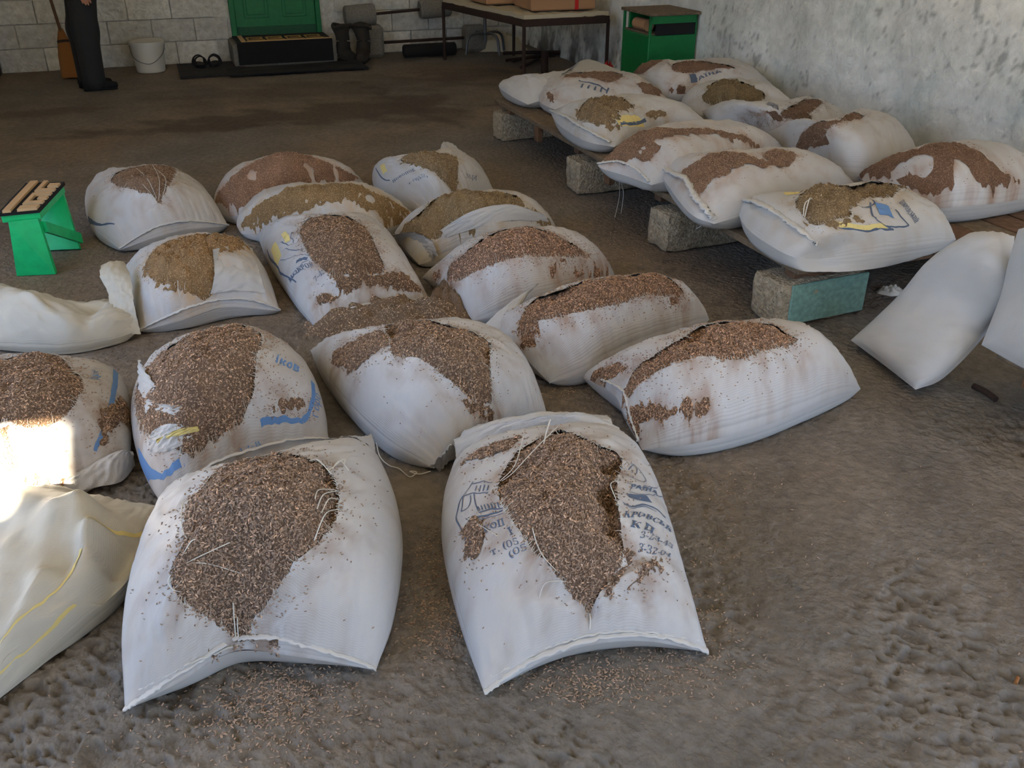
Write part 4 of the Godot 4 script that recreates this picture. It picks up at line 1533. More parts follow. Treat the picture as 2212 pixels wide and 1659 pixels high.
# a free piece of sackcloth between two edges given as lists of points (x, y, z)
func cloth_piece(called: String, A: Array, B: Array, parent: Node3D, m: Material, sag := 0.0, thick := 0.002) -> MeshInstance3D:
	var a := spline(A, 10)
	var b := spline(B, 10)
	var n := mini(a.size(), b.size())
	var k := 14
	var p := PackedVector3Array()
	var uv := PackedVector2Array()
	var col := PackedColorArray()
	var idx := PackedInt32Array()
	var o := parent.position if parent else Vector3.ZERO
	# the second layer lies behind the first, away from the open side
	var out := (a[a.size() - 1] - a[0]).cross(b[b.size() / 2] - a[a.size() / 2]).normalized()
	if out.dot(Vector3(0, 1.5, 0) - a[a.size() / 2]) < 0.0:
		out = -out
	for side in 2:
		for i in n:
			for j in k + 1:
				var t := float(j) / k
				var q := a[i * (a.size() - 1) / (n - 1)].lerp(b[i * (b.size() - 1) / (n - 1)], t)
				q.y += sag * sin(PI * t) + 0.004 * n1.get_noise_2d(q.x * 20.0, q.z * 20.0) * sin(PI * t)
				q += 0.005 * out * n1.get_noise_2d(i * 0.35, j * 0.5 + q.x * 9.0) - out * (side * thick)
				p.append(q - o)
				uv.append(Vector2(q.x, q.z))
				col.append(Color(0.97, 0.96, 0.94))
	var off := n * (k + 1)
	for i in n - 1:
		for j in k:
			var c := i * (k + 1) + j
			var d := c + k + 1
			idx.append_array(PackedInt32Array([c, d, c + 1, d, d + 1, c + 1]))
			idx.append_array(PackedInt32Array([off + c, off + c + 1, off + d, off + d, off + c + 1, off + d + 1]))
	var mesh := mesh_of(p, idx, uv, col)
	var sum := Vector3.ZERO
	var nn: PackedVector3Array = mesh.surface_get_arrays(0)[Mesh.ARRAY_NORMAL]
	for i in off:
		sum += nn[i]
	if sum.dot(Vector3(0, 1.5, 0) - o - p[off / 2]) < 0.0:
		for i in range(0, idx.size(), 3):
			var z := idx[i]
			idx[i] = idx[i + 1]
			idx[i + 1] = z
		mesh = mesh_of(p, idx, uv, col)
	return put(called, mesh, m, parent)


func build_sacks() -> void:
	kernel_mesh = seed_mesh(0.0088, 0.0033)
	flake_mesh = seed_mesh(0.0058, 0.0024)
	var data := {
	"A": {"base": 0, "h": 0.17, "w": 0.520, "l": 0.832, "e0": [-0.058,0.012,-1.374,0.074,0.035,-1.45,0.182,0.05,-1.48,0.302,0.04,-1.499,0.437,0.012,-1.493], "e1": [0.437,0.012,-1.493,0.417,0.05,-1.647,0.401,0.08,-1.87,0.377,0.09,-2.093,0.313,0.07,-2.27], "e2": [-0.162,0.06,-2.21,-0.008,0.09,-2.161,0.137,0.1,-2.181,0.313,0.07,-2.27], "e3": [-0.058,0.012,-1.374,-0.119,0.06,-1.544,-0.169,0.08,-1.759,-0.181,0.09,-1.942,-0.162,0.06,-2.21], "ev0": 0.75, "bumps": [[0.476,0.29,0.14,0.03]], "gb": [[0.708,0.515,0.045,-0.07], [0.677,0.345,0.05,-0.085], [0.644,0.226,0.04,-0.06], [0.343,0.536,0.06,-0.03], [0.54,0.48,0.1,0.02], [0.458,0.193,0.12,0.012]], "creases": [[0.508,0.049,0.886,0.206,0.014,-0.02], [0.505,0.042,0.782,0.022,0.014,0.014], [0.482,0.048,0.175,0.144,0.016,-0.016], [0.503,0.052,0.488,0.005,0.012,-0.02], [0.542,0.052,0.886,0.148,0.012,0.016], [0.464,0.051,0.2,0.072,0.016,0.012]], "holes": [[0.39,0.651,0.257,0.501,0.248,0.376,0.291,0.22,0.356,0.137,0.431,0.082,0.498,0.054,0.564,0.075,0.668,0.132,0.685,0.232,0.715,0.384,0.79,0.57,0.681,0.605,0.541,0.701]], "spills": [[0.552,0.053,0.654,0.122,0.69,0.16,0.729,0.139,0.616,0.066], [0.644,0.062,0.743,0.121,0.849,0.161,0.83,0.136,0.709,0.077], [0.079,0.399,0.141,0.4,0.164,0.318,0.105,0.277,0.075,0.326], [0.097,0.719,0.228,0.734,0.352,0.719,0.331,0.663,0.21,0.666]], "kind": "grain", "nk": 9000, "tint": [1.06,1.02,1]},
	"B": {"base": 0, "h": 0.2, "w": 0.653, "l": 0.794, "e0": [-0.801,0.012,-1.329,-0.696,0.045,-1.378,-0.599,0.06,-1.448,-0.451,0.065,-1.427,-0.296,0.012,-1.441], "e1": [-0.296,0.012,-1.441,-0.268,0.06,-1.558,-0.269,0.08,-1.774,-0.312,0.09,-1.972,-0.414,0.05,-2.261], "e2": [-0.844,0.07,-2.028,-0.645,0.12,-1.885,-0.505,0.12,-1.956,-0.414,0.05,-2.261], "e3": [-0.801,0.012,-1.329,-0.848,0.06,-1.472,-0.891,0.08,-1.671,-0.893,0.09,-1.852,-0.844,0.07,-2.028], "ev0": 0.75, "bumps": [[0.519,0.268,0.17,0.05]], "gb": [[0.474,0.351,0.12,0.03], [0.738,0.296,0.05,-0.03], [0.686,0.449,0.05,-0.03]], "creases": [[0.498,0.005,0.746,0.139,0.016,0.016], [0.516,0.003,0.916,0.179,0.016,-0.018], [0.506,0.001,0.941,0.087,0.014,0.012], [0.426,0.006,0.238,0.111,0.016,-0.018], [0.417,0.004,0.145,0.104,0.016,0.012], [0.433,0.003,0.279,0.14,0.014,0.008], [0.451,0.002,0.51,0,0.02,-0.02]], "holes": [[0.32,0.61,0.275,0.41,0.28,0.236,0.227,0.188,0.237,0.125,0.311,0.072,0.429,0.015,0.465,0.005,0.517,0.022,0.611,0.071,0.684,0.132,0.762,0.202,0.779,0.278,0.761,0.389,0.72,0.483,0.658,0.55,0.56,0.646,0.44,0.752,0.371,0.693]], "spills": [[0.426,0.005,0.463,0.011,0.615,0.01,0.477,0.001,0.312,0.001,0.371,0.003], [0.262,0.41,0.3,0.59,0.326,0.662,0.365,0.722,0.354,0.527,0.307,0.387]], "kind": "grain", "nk": 9000, "tint": [1.02,1,1]},
	"C": {"base": 0, "h": 0.17, "w": 0.344, "l": 0.891, "e0": [0.393,0.02,-2.318,0.351,0.07,-2.432,0.323,0.08,-2.562,0.234,0.03,-2.778], "e1": [0.234,0.03,-2.778,0.418,0.07,-2.755,0.637,0.08,-2.834,0.869,0.08,-2.859,1.048,0.05,-2.785], "e2": [1.181,0.025,-2.693,1.116,0.06,-2.705,1.048,0.05,-2.785], "e3": [0.393,0.02,-2.318,0.543,0.06,-2.291,0.769,0.07,-2.376,1.025,0.06,-2.561,1.181,0.025,-2.693], "bumps": [[0.316,0.399,0.15,0.02]], "gb": [[0.442,0.168,0.1,-0.015], [0.568,0.309,0.06,-0.03]], "creases": [[0.36,0.017,0.104,0.158,0.012,0.008], [0.36,0.017,0.063,0.062,0.014,-0.01], [0.252,0.612,0,0.688,0.016,-0.008], [0.1,0.706,0.008,0.963,0.012,0.008], [0.137,0.44,0,0.401,0.008,-0.004]], "holes": [[0.374,0.019,0.454,0.063,0.48,0.145,0.527,0.258,0.62,0.338,0.589,0.481,0.489,0.611,0.308,0.659,0.264,0.667,0.22,0.489,0.199,0.363,0.278,0.262,0.307,0.142,0.308,0.059,0.305,0.024]], "spills": [[0.261,0.021,0.137,0.077,0.075,0.182,0.057,0.148,0.103,0.04], [0.075,0.182,0.095,0.217,0.064,0.234,0.047,0.199], [0.886,0.003,0.635,0.055,0.533,0.045,0.635,0.006], [0.365,0.007,0.336,0.022,0.049,0.007,0.04,0]], "kind": "grain", "nk": 6000, "tint": [1.12,0.95,0.82]},
	"D": {"base": 0, "h": 0.17, "w": 0.628, "l": 0.715, "e0": [-0.229,0.02,-2.218,-0.145,0.06,-2.273,-0.023,0.07,-2.381,0.111,0.03,-2.535], "e1": [0.111,0.03,-2.535,0.068,0.07,-2.689,0.014,0.09,-2.818,-0.102,0.07,-2.944], "e2": [-0.739,0.03,-2.98,-0.52,0.08,-2.788,-0.327,0.1,-2.784,-0.102,0.07,-2.944], "e3": [-0.229,0.02,-2.218,-0.375,0.05,-2.301,-0.532,0.07,-2.51,-0.658,0.06,-2.761,-0.739,0.03,-2.98], "bumps": [[0.362,0.26,0.15,0.04]], "gb": [[0.391,0.625,0.06,-0.03], [0.649,0.234,0.05,-0.03], [0.421,0.308,0.1,0.015]], "creases": [[0.54,0.024,0.816,0.08,0.012,-0.01], [0.508,0.014,0.253,0,0.01,0.01], [0.53,0.016,0.359,0,0.01,-0.01], [0.548,0.015,0.548,0,0.01,0.008], [0.571,0.017,0.84,0,0.012,-0.012], [0.07,0,0.256,0.015,0.012,-0.01]], "holes": [[0.229,0.348,0.303,0.494,0.39,0.724,0.51,0.782,0.592,0.684,0.656,0.509,0.721,0.385,0.714,0.292,0.607,0.133,0.514,0.038,0.484,0.029,0.384,0.062,0.339,0.128,0.286,0.248]], "spills": [[0.039,0.677,0.172,0.647,0.342,0.629,0.29,0.448,0.175,0.466,0.082,0.448,0.056,0.525], [0.359,0.067,0.49,0.028,0.499,0.008,0.357,0.034]], "kind": "grain", "nk": 6000, "tint": [1.05,0.98,0.9]},
	"E": {"base": 0, "h": 0.17, "w": 0.507, "l": 0.697, "e0": [-0.972,0.015,-2.05,-0.855,0.06,-2.082,-0.706,0.06,-2.211,-0.561,0.03,-2.36], "e1": [-0.561,0.03,-2.36,-0.59,0.08,-2.47,-0.679,0.09,-2.67,-0.891,0.05,-2.954], "e2": [-1.24,0.06,-2.67,-1.104,0.09,-2.723,-0.986,0.09,-2.803,-0.891,0.05,-2.954], "e3": [-0.972,0.015,-2.05,-1.069,0.06,-2.185,-1.16,0.09,-2.383,-1.24,0.06,-2.67], "bumps": [[0.398,0.191,0.2,0.07]], "gb": [[0.35,0.272,0.15,0.02], [0.629,0.116,0.05,-0.03]], "creases": [[0.039,0.003,0.566,0.006,0.016,-0.02], [0.07,0,0.659,0,0.016,0.015]], "holes": [[0.05,0.54,0.162,0.632,0.348,0.673,0.596,0.73,0.747,0.565,0.708,0.37,0.626,0.161,0.59,0.092,0.522,0.048,0.41,0.034,0.296,0.032,0.197,0.034,0.14,0.077,0.074,0.151,0.038,0.26,0.045,0.38]], "spills": [[0.682,0.059,0.827,0.091,0.862,0.071,0.701,0.043]], "kind": "grain", "nk": 7000, "tint": [1.15,1.08,1.02]},
	"F": {"base": 0, "h": 0.16, "w": 0.721, "l": 0.737, "e0": [-1.652,0.02,-1.956,-1.42,0.05,-1.952,-1.273,0.05,-2.036,-1.113,0.03,-2.207], "e1": [-1.113,0.03,-2.207,-1.144,0.08,-2.33,-1.228,0.09,-2.539,-1.335,0.05,-2.74], "e2": [-2.04,0.05,-2.723,-1.73,0.1,-2.578,-1.517,0.1,-2.603,-1.335,0.05,-2.74], "e3": [-1.652,0.02,-1.956,-1.817,0.07,-2.169,-1.988,0.07,-2.47,-2.04,0.05,-2.723], "bumps": [[0.655,0.289,0.15,0.03]], "gb": [[0.727,0.172,0.03,-0.02]], "holes": [[0.49,0.608,0.661,0.712,0.763,0.793,0.837,0.493,0.858,0.375,0.828,0.221,0.742,0.133,0.634,0.131,0.551,0.177,0.456,0.188]], "spills": [[0.5,0.007,0.58,0.017,0.705,0.014,0.734,0.003,0.659,0,0.527,0.002], [0.898,0.163,0.989,0.398,0.996,0.231,0.904,0.071], [0.552,0.181,0.566,0.126,0.553,0.059,0.514,0.067]], "kind": "grain", "nk": 5000, "tint": [1.1,1.03,0.95]},
	"G": {"base": 0, "h": 0.07, "w": 0.616, "l": 0.622, "e0": [-1.492,0.012,-1.374,-1.174,0.03,-1.24,-1.075,0.012,-1.384], "e1": [-1.075,0.012,-1.384,-1.021,0.03,-1.489,-0.97,0.05,-1.562,-0.914,0.06,-1.702,-0.966,0.03,-2.021], "e2": [-1.642,0.03,-1.903,-1.428,0.06,-1.974,-1.218,0.07,-2.008,-0.966,0.03,-2.021], "e3": [-1.492,0.012,-1.374,-1.571,0.03,-1.561,-1.642,0.03,-1.903], "no": 0.014, "bumps": [[0.81,0.662,0.09,0.06], [0.6,0.781,0.12,0.06], [0.835,0.374,0.07,0.03]], "creases": [[0.822,0.73,0.899,0.421,0.03,0.035], [0.885,0.561,1,0.324,0.02,0.045], [0.919,0.539,1,0.337,0.016,-0.045], [0.892,0.599,0.997,0.627,0.02,0.03], [0.946,0.522,0.985,0.71,0.02,-0.04], [0.741,0.673,0.721,0.446,0.03,0.02], [0.777,0.426,0.834,0.18,0.02,0.02], [0.811,0.498,0.939,0.158,0.02,-0.02], [0.616,0.57,0.655,0.372,0.03,0.02], [0.996,0.397,0.994,0.534,0.02,-0.03]], "cream": 1},
	"H": {"base": 0, "h": 0.16, "w": 0.300, "l": 0.862, "e0": [0.129,0.02,-2.742,0.047,0.07,-2.83,-0.018,0.07,-2.952,-0.109,0.03,-3.174], "e1": [-0.109,0.03,-3.174,0.042,0.07,-3.107,0.312,0.08,-3.227,0.533,0.08,-3.271,0.695,0.05,-3.247], "e2": [0.775,0.03,-3.251,0.739,0.05,-3.24,0.695,0.05,-3.247], "e3": [0.129,0.02,-2.742,0.26,0.06,-2.755,0.492,0.07,-2.952,0.775,0.03,-3.251], "bumps": [[0.201,0.397,0.15,0.03]], "gb": [[0.55,0.223,0.06,-0.03]], "creases": [[0.205,0,0.035,0.156,0.01,-0.008], [0.132,0,0.007,0.166,0.01,-0.008], [0.323,0,0.089,0.118,0.01,0.008], [0.081,0.344,0.101,0.612,0.014,-0.012], [0.256,0.049,0.064,0.39,0.01,-0.005], [0.488,0,0.342,0.079,0.014,0.015]], "holes": [[0.434,0.022,0.558,0.079,0.681,0.183,0.555,0.256,0.534,0.422,0.592,0.707,0.29,0.796,0.155,0.814,0.153,0.691,0.172,0.549,0.14,0.37,0.219,0.192,0.346,0.085,0.325,0.054]], "spills": [[0.159,0.663,0.189,0.796,0.139,0.817,0.099,0.707], [0.325,0.074,0.482,0.019,0.219,0.016,0.233,0.04]], "kind": "grain", "nk": 5000, "tint": [1.12,0.93,0.78]},
	"I": {"base": 0, "h": 0.16, "w": 0.316, "l": 0.839, "e0": [-0.153,0.02,-3.256,-0.225,0.07,-3.365,-0.302,0.06,-3.537,-0.394,0.03,-3.69], "e1": [-0.394,0.03,-3.69,-0.253,0.07,-3.709,-0.033,0.08,-3.872,0.154,0.08,-3.854,0.347,0.05,-3.795], "e2": [0.453,0.025,-3.746,0.406,0.045,-3.762,0.347,0.05,-3.795], "e3": [-0.153,0.02,-3.256,-0.011,0.06,-3.246,0.174,0.07,-3.342,0.453,0.025,-3.746], "bumps": [[0.216,0.294,0.14,0.03]], "creases": [[0.5,0.004,0.197,0.013,0.012,0.01], [0.064,0.261,0.078,0.657,0.014,-0.01]], "holes": [[0.52,0.012,0.602,0.042,0.545,0.127,0.573,0.259,0.72,0.467,0.444,0.57,0.214,0.68,0.1,0.797,0.125,0.62,0.148,0.432,0.166,0.241,0.194,0.15,0.299,0.043,0.437,0.008]], "spills": [[0.064,0.405,0.129,0.527,0.107,0.571,0.061,0.453], [0.044,0.598,0.03,0.866,0.009,0.91,0.011,0.669], [0.834,0.004,0.663,0.019,0.572,0.008,0.692,0]], "kind": "grain", "nk": 5000, "tint": [1.28,1.12,1.05]},
	"J": {"base": 0, "h": 0.16, "w": 0.342, "l": 0.769, "e0": [-0.422,0.02,-3.873,-0.504,0.05,-4.015,-0.58,0.03,-4.29], "e1": [-0.58,0.03,-4.29,-0.425,0.06,-4.314,-0.223,0.08,-4.398,-0.014,0.07,-4.452,0.103,0.05,-4.434], "e2": [0.243,0.03,-4.256,0.181,0.05,-4.335,0.103,0.05,-4.434], "e3": [-0.422,0.02,-3.873,-0.222,0.06,-3.896,-0.013,0.07,-3.96,0.243,0.03,-4.256], "bumps": [[0.151,0.35,0.14,0.05]], "gb": [[0.253,0.222,0.07,-0.02]], "creases": [[0.026,0.154,0.013,0.358,0.012,0.008]], "holes": [[0.66,0.003,0.534,0.063,0.468,0.161,0.677,0.312,0.597,0.529,0.433,0.699,0.205,0.733,0.15,0.617,0.122,0.433,0.088,0.305,0.102,0.183,0.064,0.145,0.182,0.053]], "spills": [[0.054,0.202,0.049,0.292,0.03,0.325,0.02,0.296], [0.181,0.705,0.117,0.887,0.039,0.906,0.077,0.744]], "kind": "bran", "nk": 2500, "tint": [1,1,0.95]},
	"K": {"base": 0, "h": 0.17, "w": 0.676, "l": 1.023, "e0": [-0.756,0.015,-3.189,-0.625,0.05,-3.242,-0.49,0.05,-3.323,-0.33,0.02,-3.43], "e1": [-0.33,0.02,-3.43,-0.428,0.07,-3.639,-0.543,0.08,-3.961,-0.663,0.05,-4.243], "e2": [-1.242,0.04,-4.231,-0.993,0.09,-3.983,-0.802,0.1,-3.993,-0.663,0.05,-4.243], "e3": [-0.756,0.015,-3.189,-0.891,0.06,-3.409,-1.071,0.07,-3.779,-1.242,0.04,-4.231], "bumps": [[0.433,0.205,0.13,0.04]], "gb": [[0.42,0.492,0.05,0], [0.525,0.382,0.1,0.02], [0.574,0.124,0.05,-0.03]], "creases": [[0.275,0.047,0.061,0.24,0.012,0.01], [0.263,0.036,0.009,0.142,0.012,-0.012], [0.19,0.418,0.028,0.452,0.012,-0.01]], "holes": [[0.286,0.527,0.489,0.676,0.651,0.59,0.686,0.323,0.662,0.175,0.664,0.102,0.61,0.072,0.413,0.067,0.336,0.084,0.236,0.108,0.181,0.218,0.215,0.379]], "spills": [[0.233,0.106,0.392,0.083,0.65,0.084,0.816,0.085,0.928,0.038,0.799,0.024,0.493,0.036,0.287,0.04], [0.058,0.084,0.206,0.054,0.27,0.035,0.119,0.048]], "kind": "grain", "nk": 4000, "tint": [1.12,1,0.85]},
	"L": {"base": 0, "h": 0.15, "w": 0.569, "l": 0.635, "e0": [-1.434,0.015,-3.172,-1.265,0.05,-3.207,-1.128,0.06,-3.3,-0.936,0.015,-3.366], "e1": [-0.936,0.015,-3.366,-1.035,0.06,-3.604,-1.191,0.06,-3.935], "e2": [-1.711,0.04,-3.744,-1.547,0.08,-3.731,-1.35,0.08,-3.817,-1.191,0.06,-3.935], "e3": [-1.434,0.015,-3.172,-1.52,0.06,-3.356,-1.711,0.04,-3.744], "bumps": [[0.408,0.204,0.13,0.02]], "gb": [[0.386,0.126,0.1,0], [0.445,0.03,0.03,-0.02]], "creases": [[0.119,0.324,0.074,0.026,0.012,0.008], [0.471,0.016,0.26,0.002,0.012,0.008], [0.468,0.012,0.779,0,0.012,-0.008]], "holes": [[0.136,0.374,0.238,0.536,0.48,0.65,0.746,0.692,0.93,0.771,0.826,0.428,0.678,0.25,0.611,0.192,0.58,0.061,0.528,0.02,0.447,0.021,0.304,0.082,0.171,0.175]], "spills": [[0.535,0.04,0.589,0.052,0.611,0.03,0.548,0.02]], "kind": "bran", "nk": 3000, "tint": [1.25,1.12,1]},
	"M": {"base": 0, "h": 0.07, "w": 0.476, "l": 0.956, "e0": [-2.232,0.015,-3.094,-2.381,0.04,-3.273,-2.503,0.03,-3.61], "e1": [-2.503,0.03,-3.61,-2.102,0.07,-3.462,-1.836,0.06,-3.328,-1.667,0.04,-3.309,-1.599,0.05,-3.436], "e2": [-1.427,0.03,-3.14,-1.457,0.07,-3.206,-1.599,0.05,-3.436], "e3": [-2.232,0.015,-3.094,-1.902,0.02,-3.032,-1.66,0.03,-2.996,-1.515,0.03,-3.059,-1.427,0.03,-3.14], "no": 0.01, "bumps": [[0.38,0.553,0.14,0.05]], "creases": [[0.378,0.61,0.053,0.745,0.03,0.02], [0.529,0.871,0.012,0.772,0.03,-0.03], [0.868,0.7,0.05,0.612,0.02,0.01]], "cream": 1},
	"N": {"base": 0, "h": 0.16, "w": 0.621, "l": 0.779, "e0": [-1.848,0.02,-4.067,-1.705,0.06,-4.116,-1.578,0.07,-4.207,-1.426,0.03,-4.389], "e1": [-1.426,0.03,-4.389,-1.537,0.07,-4.579,-1.698,0.06,-4.901], "e2": [-2.291,0.05,-4.9,-2.065,0.1,-4.747,-1.891,0.1,-4.816,-1.698,0.06,-4.901], "e3": [-1.848,0.02,-4.067,-2.062,0.06,-4.282,-2.239,0.07,-4.643,-2.291,0.05,-4.9], "bumps": [[0.445,0.178,0.12,0.04]], "gb": [[0.476,0.174,0.08,0.01]], "creases": [[0.457,0.09,0.097,0.081,0.014,-0.014], [0.457,0.09,0.684,0.021,0.012,-0.01], [0.442,0.075,0.197,0.022,0.014,0.012]], "holes": [[0.286,0.486,0.457,0.666,0.669,0.712,0.811,0.76,0.68,0.263,0.463,0.089,0.427,0.116,0.336,0.181,0.278,0.323]], "kind": "grain", "nk": 2500, "tint": [1.35,1.25,1.12]},
	"O": {"base": 0, "h": 0.14, "w": 0.297, "l": 0.888, "e0": [-1.524,0.03,-4.561,-1.585,0.06,-4.704,-1.624,0.05,-4.998], "e1": [-1.624,0.05,-4.998,-1.441,0.08,-5.111,-1.213,0.08,-5.159,-0.969,0.05,-5.196], "e2": [-0.847,0.03,-5.141,-0.896,0.05,-5.157,-0.969,0.05,-5.196], "e3": [-1.524,0.03,-4.561,-1.354,0.06,-4.46,-1.114,0.06,-4.663,-0.847,0.03,-5.141], "bumps": [[0.114,0.448,0.16,0.06]], "patches": [[0.211,0.268,0.05,0.018], [0.142,0.598,0.06,0.03], [0.117,0.789,0.05,0.02]], "spills": [[0.218,0.008,0.266,0.123,0.504,0.328,0.563,0.579,0.232,0.798,0.092,0.965,0.018,0.836,0.044,0.677,0.017,0.549,0.007,0.386,0.005,0.239,0.023,0.178,0.051,0.064]], "kind": "grain", "nk": 4000, "tint": [1.7,1.48,1.36]},
	"P": {"base": 0, "h": 0.14, "w": 0.306, "l": 0.890, "e0": [-1.327,0.03,-4.269,-1.369,0.06,-4.357,-1.356,0.05,-4.631], "e1": [-1.356,0.05,-4.631,-1.098,0.08,-4.599,-0.891,0.08,-4.656,-0.672,0.05,-4.64], "e2": [-0.483,0.03,-4.507,-0.566,0.05,-4.557,-0.672,0.05,-4.64], "e3": [-1.327,0.03,-4.269,-1.028,0.06,-4.135,-0.721,0.06,-4.149,-0.483,0.03,-4.507], "bumps": [[0.138,0.391,0.15,0.05], [0.197,0.614,0.1,0.03]], "gb": [[0.088,0.242,0.06,-0.02]], "patches": [[0.168,0.711,0.05,0.02]], "spills": [[0.058,0.006,0.172,0.116,0.314,0.365,0.544,0.622,0.256,0.782,0.078,0.961,0.02,0.852,0.043,0.725,0.136,0.556,0.1,0.446,0.048,0.358,0.05,0.231,0.024,0.114], [0.016,0.745,0.057,0.972,0.009,0.975,0,0.805]], "kind": "bran", "nk": 2500, "tint": [1.15,1.08,0.95]},
	"Q": {"base": 0, "h": 0.16, "w": 0.878, "l": 0.718, "e0": [-0.485,0.02,-4.631,-0.296,0.06,-4.663,-0.099,0.03,-4.985], "e1": [-0.099,0.03,-4.985,-0.191,0.07,-5.223,-0.344,0.06,-5.548], "e2": [-0.818,0.05,-5.332,-0.63,0.1,-4.953,-0.458,0.1,-5.046,-0.344,0.06,-5.548], "e3": [-0.485,0.02,-4.631,-0.689,0.06,-4.826,-0.786,0.07,-5.046,-0.818,0.05,-5.332], "bumps": [[0.257,0.151,0.12,0.03]], "gb": [[0.45,0.367,0.07,0.02]], "creases": [[0.306,0.027,0.07,0.097,0.012,0.008]], "holes": [[0.237,0.469,0.49,0.725,0.558,0.432,0.609,0.252,0.424,0.049,0.342,0.024,0.272,0.115,0.231,0.25]], "kind": "bran", "nk": 2000},
	"S5": {"base": 0.26, "h": 0.13, "w": 0.507, "l": 0.778, "e0": [1.143,0.3,-3.197,1.021,0.32,-3.193,0.932,0.33,-3.471,0.955,0.34,-3.79], "e1": [0.955,0.34,-3.79,1.14,0.35,-3.653,1.466,0.35,-3.769,1.717,0.33,-3.694], "e2": [1.765,0.29,-3.442,1.743,0.32,-3.498,1.717,0.33,-3.694], "e3": [1.143,0.3,-3.197,1.272,0.33,-3.175,1.484,0.33,-3.24,1.765,0.29,-3.442], "gb": [[0.507,0.602,0.1,-0.05], [0.464,0.32,0.08,0.03]], "creases": [[0.878,0.014,0.087,0.045,0.02,0.012], [0.852,0.056,0.105,0.088,0.016,-0.014]], "holes": [[0.304,0.133,0.481,0.178,0.669,0.271,0.795,0.35,0.795,0.467,0.657,0.526,0.672,0.642,0.695,0.771,0.579,0.815,0.34,0.63,0.359,0.494,0.281,0.345,0.194,0.288,0.188,0.202,0.202,0.128]], "spills": [[0.393,0.145,0.288,0.145,0.188,0.202,0.209,0.315,0.147,0.307,0.144,0.17,0.23,0.105]], "kind": "bran", "nk": 2500},
	"S4": {"base": 0.26, "h": 0.13, "w": 0.547, "l": 0.879, "e0": [0.826,0.31,-3.577,0.742,0.33,-3.648,0.703,0.34,-4.035,0.706,0.34,-4.385], "e1": [0.706,0.34,-4.385,0.906,0.35,-4.256,1.179,0.35,-4.297,1.451,0.33,-4.312], "e2": [1.597,0.31,-4.139,1.523,0.33,-4.188,1.451,0.33,-4.312], "e3": [0.826,0.31,-3.577,1.028,0.34,-3.661,1.276,0.34,-3.857,1.597,0.31,-4.139], "creases": [[0.973,0.01,0.019,0.002,0.02,0.012], [0.874,0.037,0.028,0.038,0.016,-0.014]], "spills": [[0.533,0.051,0.554,0.152,0.67,0.313,0.546,0.382,0.303,0.434,0.235,0.556,0.213,0.41,0.282,0.313,0.241,0.186,0.23,0.127,0.19,0.072,0.254,0.049,0.355,0.054], [0.423,0.481,0.513,0.605,0.329,0.657,0.198,0.571,0.219,0.457]], "kind": "grain", "nk": 2500, "tint": [1.4,1.24,1.12]},
	"S3": {"base": 0.26, "h": 0.13, "w": 0.245, "l": 1.064, "e0": [0.646,0.31,-4.139,0.545,0.31,-4.296,0.442,0.32,-4.383,0.417,0.33,-4.414], "e1": [0.417,0.33,-4.414,0.561,0.34,-4.601,0.772,0.35,-4.854,1.066,0.35,-4.854,1.303,0.33,-4.704], "e2": [1.422,0.31,-4.689,1.37,0.33,-4.685,1.303,0.33,-4.704], "e3": [0.646,0.31,-4.139,0.851,0.35,-4.191,1.113,0.35,-4.398,1.422,0.31,-4.689], "bumps": [[0.429,0.154,0.12,0.03]], "creases": [[0.544,0.031,0.341,0.176,0.014,0.012]], "spills": [[0.964,0.016,0.894,0.135,0.84,0.35,0.597,0.354,0.296,0.497,0.038,0.734,0.108,0.571,0.312,0.365,0.383,0.15,0.534,0.061,0.525,0.024,0.74,0.023], [0.495,0.047,0.458,0.083,0.316,0.134,0.264,0.078,0.35,0.048]], "kind": "grain", "nk": 2500, "tint": [1.4,1.24,1.12]},
	"S2": {"base": 0.26, "h": 0.13, "w": 0.573, "l": 0.813, "e0": [0.545,0.31,-4.854,0.392,0.32,-4.956,0.271,0.33,-5.291,0.229,0.34,-5.594], "e1": [0.229,0.34,-5.594,0.425,0.35,-5.445,0.648,0.35,-5.548,0.981,0.33,-5.539], "e2": [1.16,0.31,-5.311,1.067,0.33,-5.401,0.981,0.33,-5.539], "e3": [0.545,0.31,-4.854,0.65,0.34,-4.967,0.846,0.34,-5.188,1.16,0.31,-5.311], "bumps": [[0.217,0.147,0.1,0.03]], "gb": [[0.337,0.245,0.04,-0.02]], "creases": [[0.828,0.016,0.086,0.003,0.018,0.012], [0.717,0.051,0.067,0.028,0.016,-0.014]], "holes": [[0.458,0.068,0.558,0.172,0.695,0.312,0.581,0.43,0.25,0.444,0.183,0.445,0.164,0.275,0.102,0.179,0.096,0.113,0.169,0.062,0.326,0.051]], "spills": [[0.38,0.049,0.092,0.144,0.049,0.157,0.077,0.078,0.196,0.048], [0.111,0.493,0.065,0.648,0.022,0.582,0.054,0.467]], "kind": "bran", "nk": 1500},
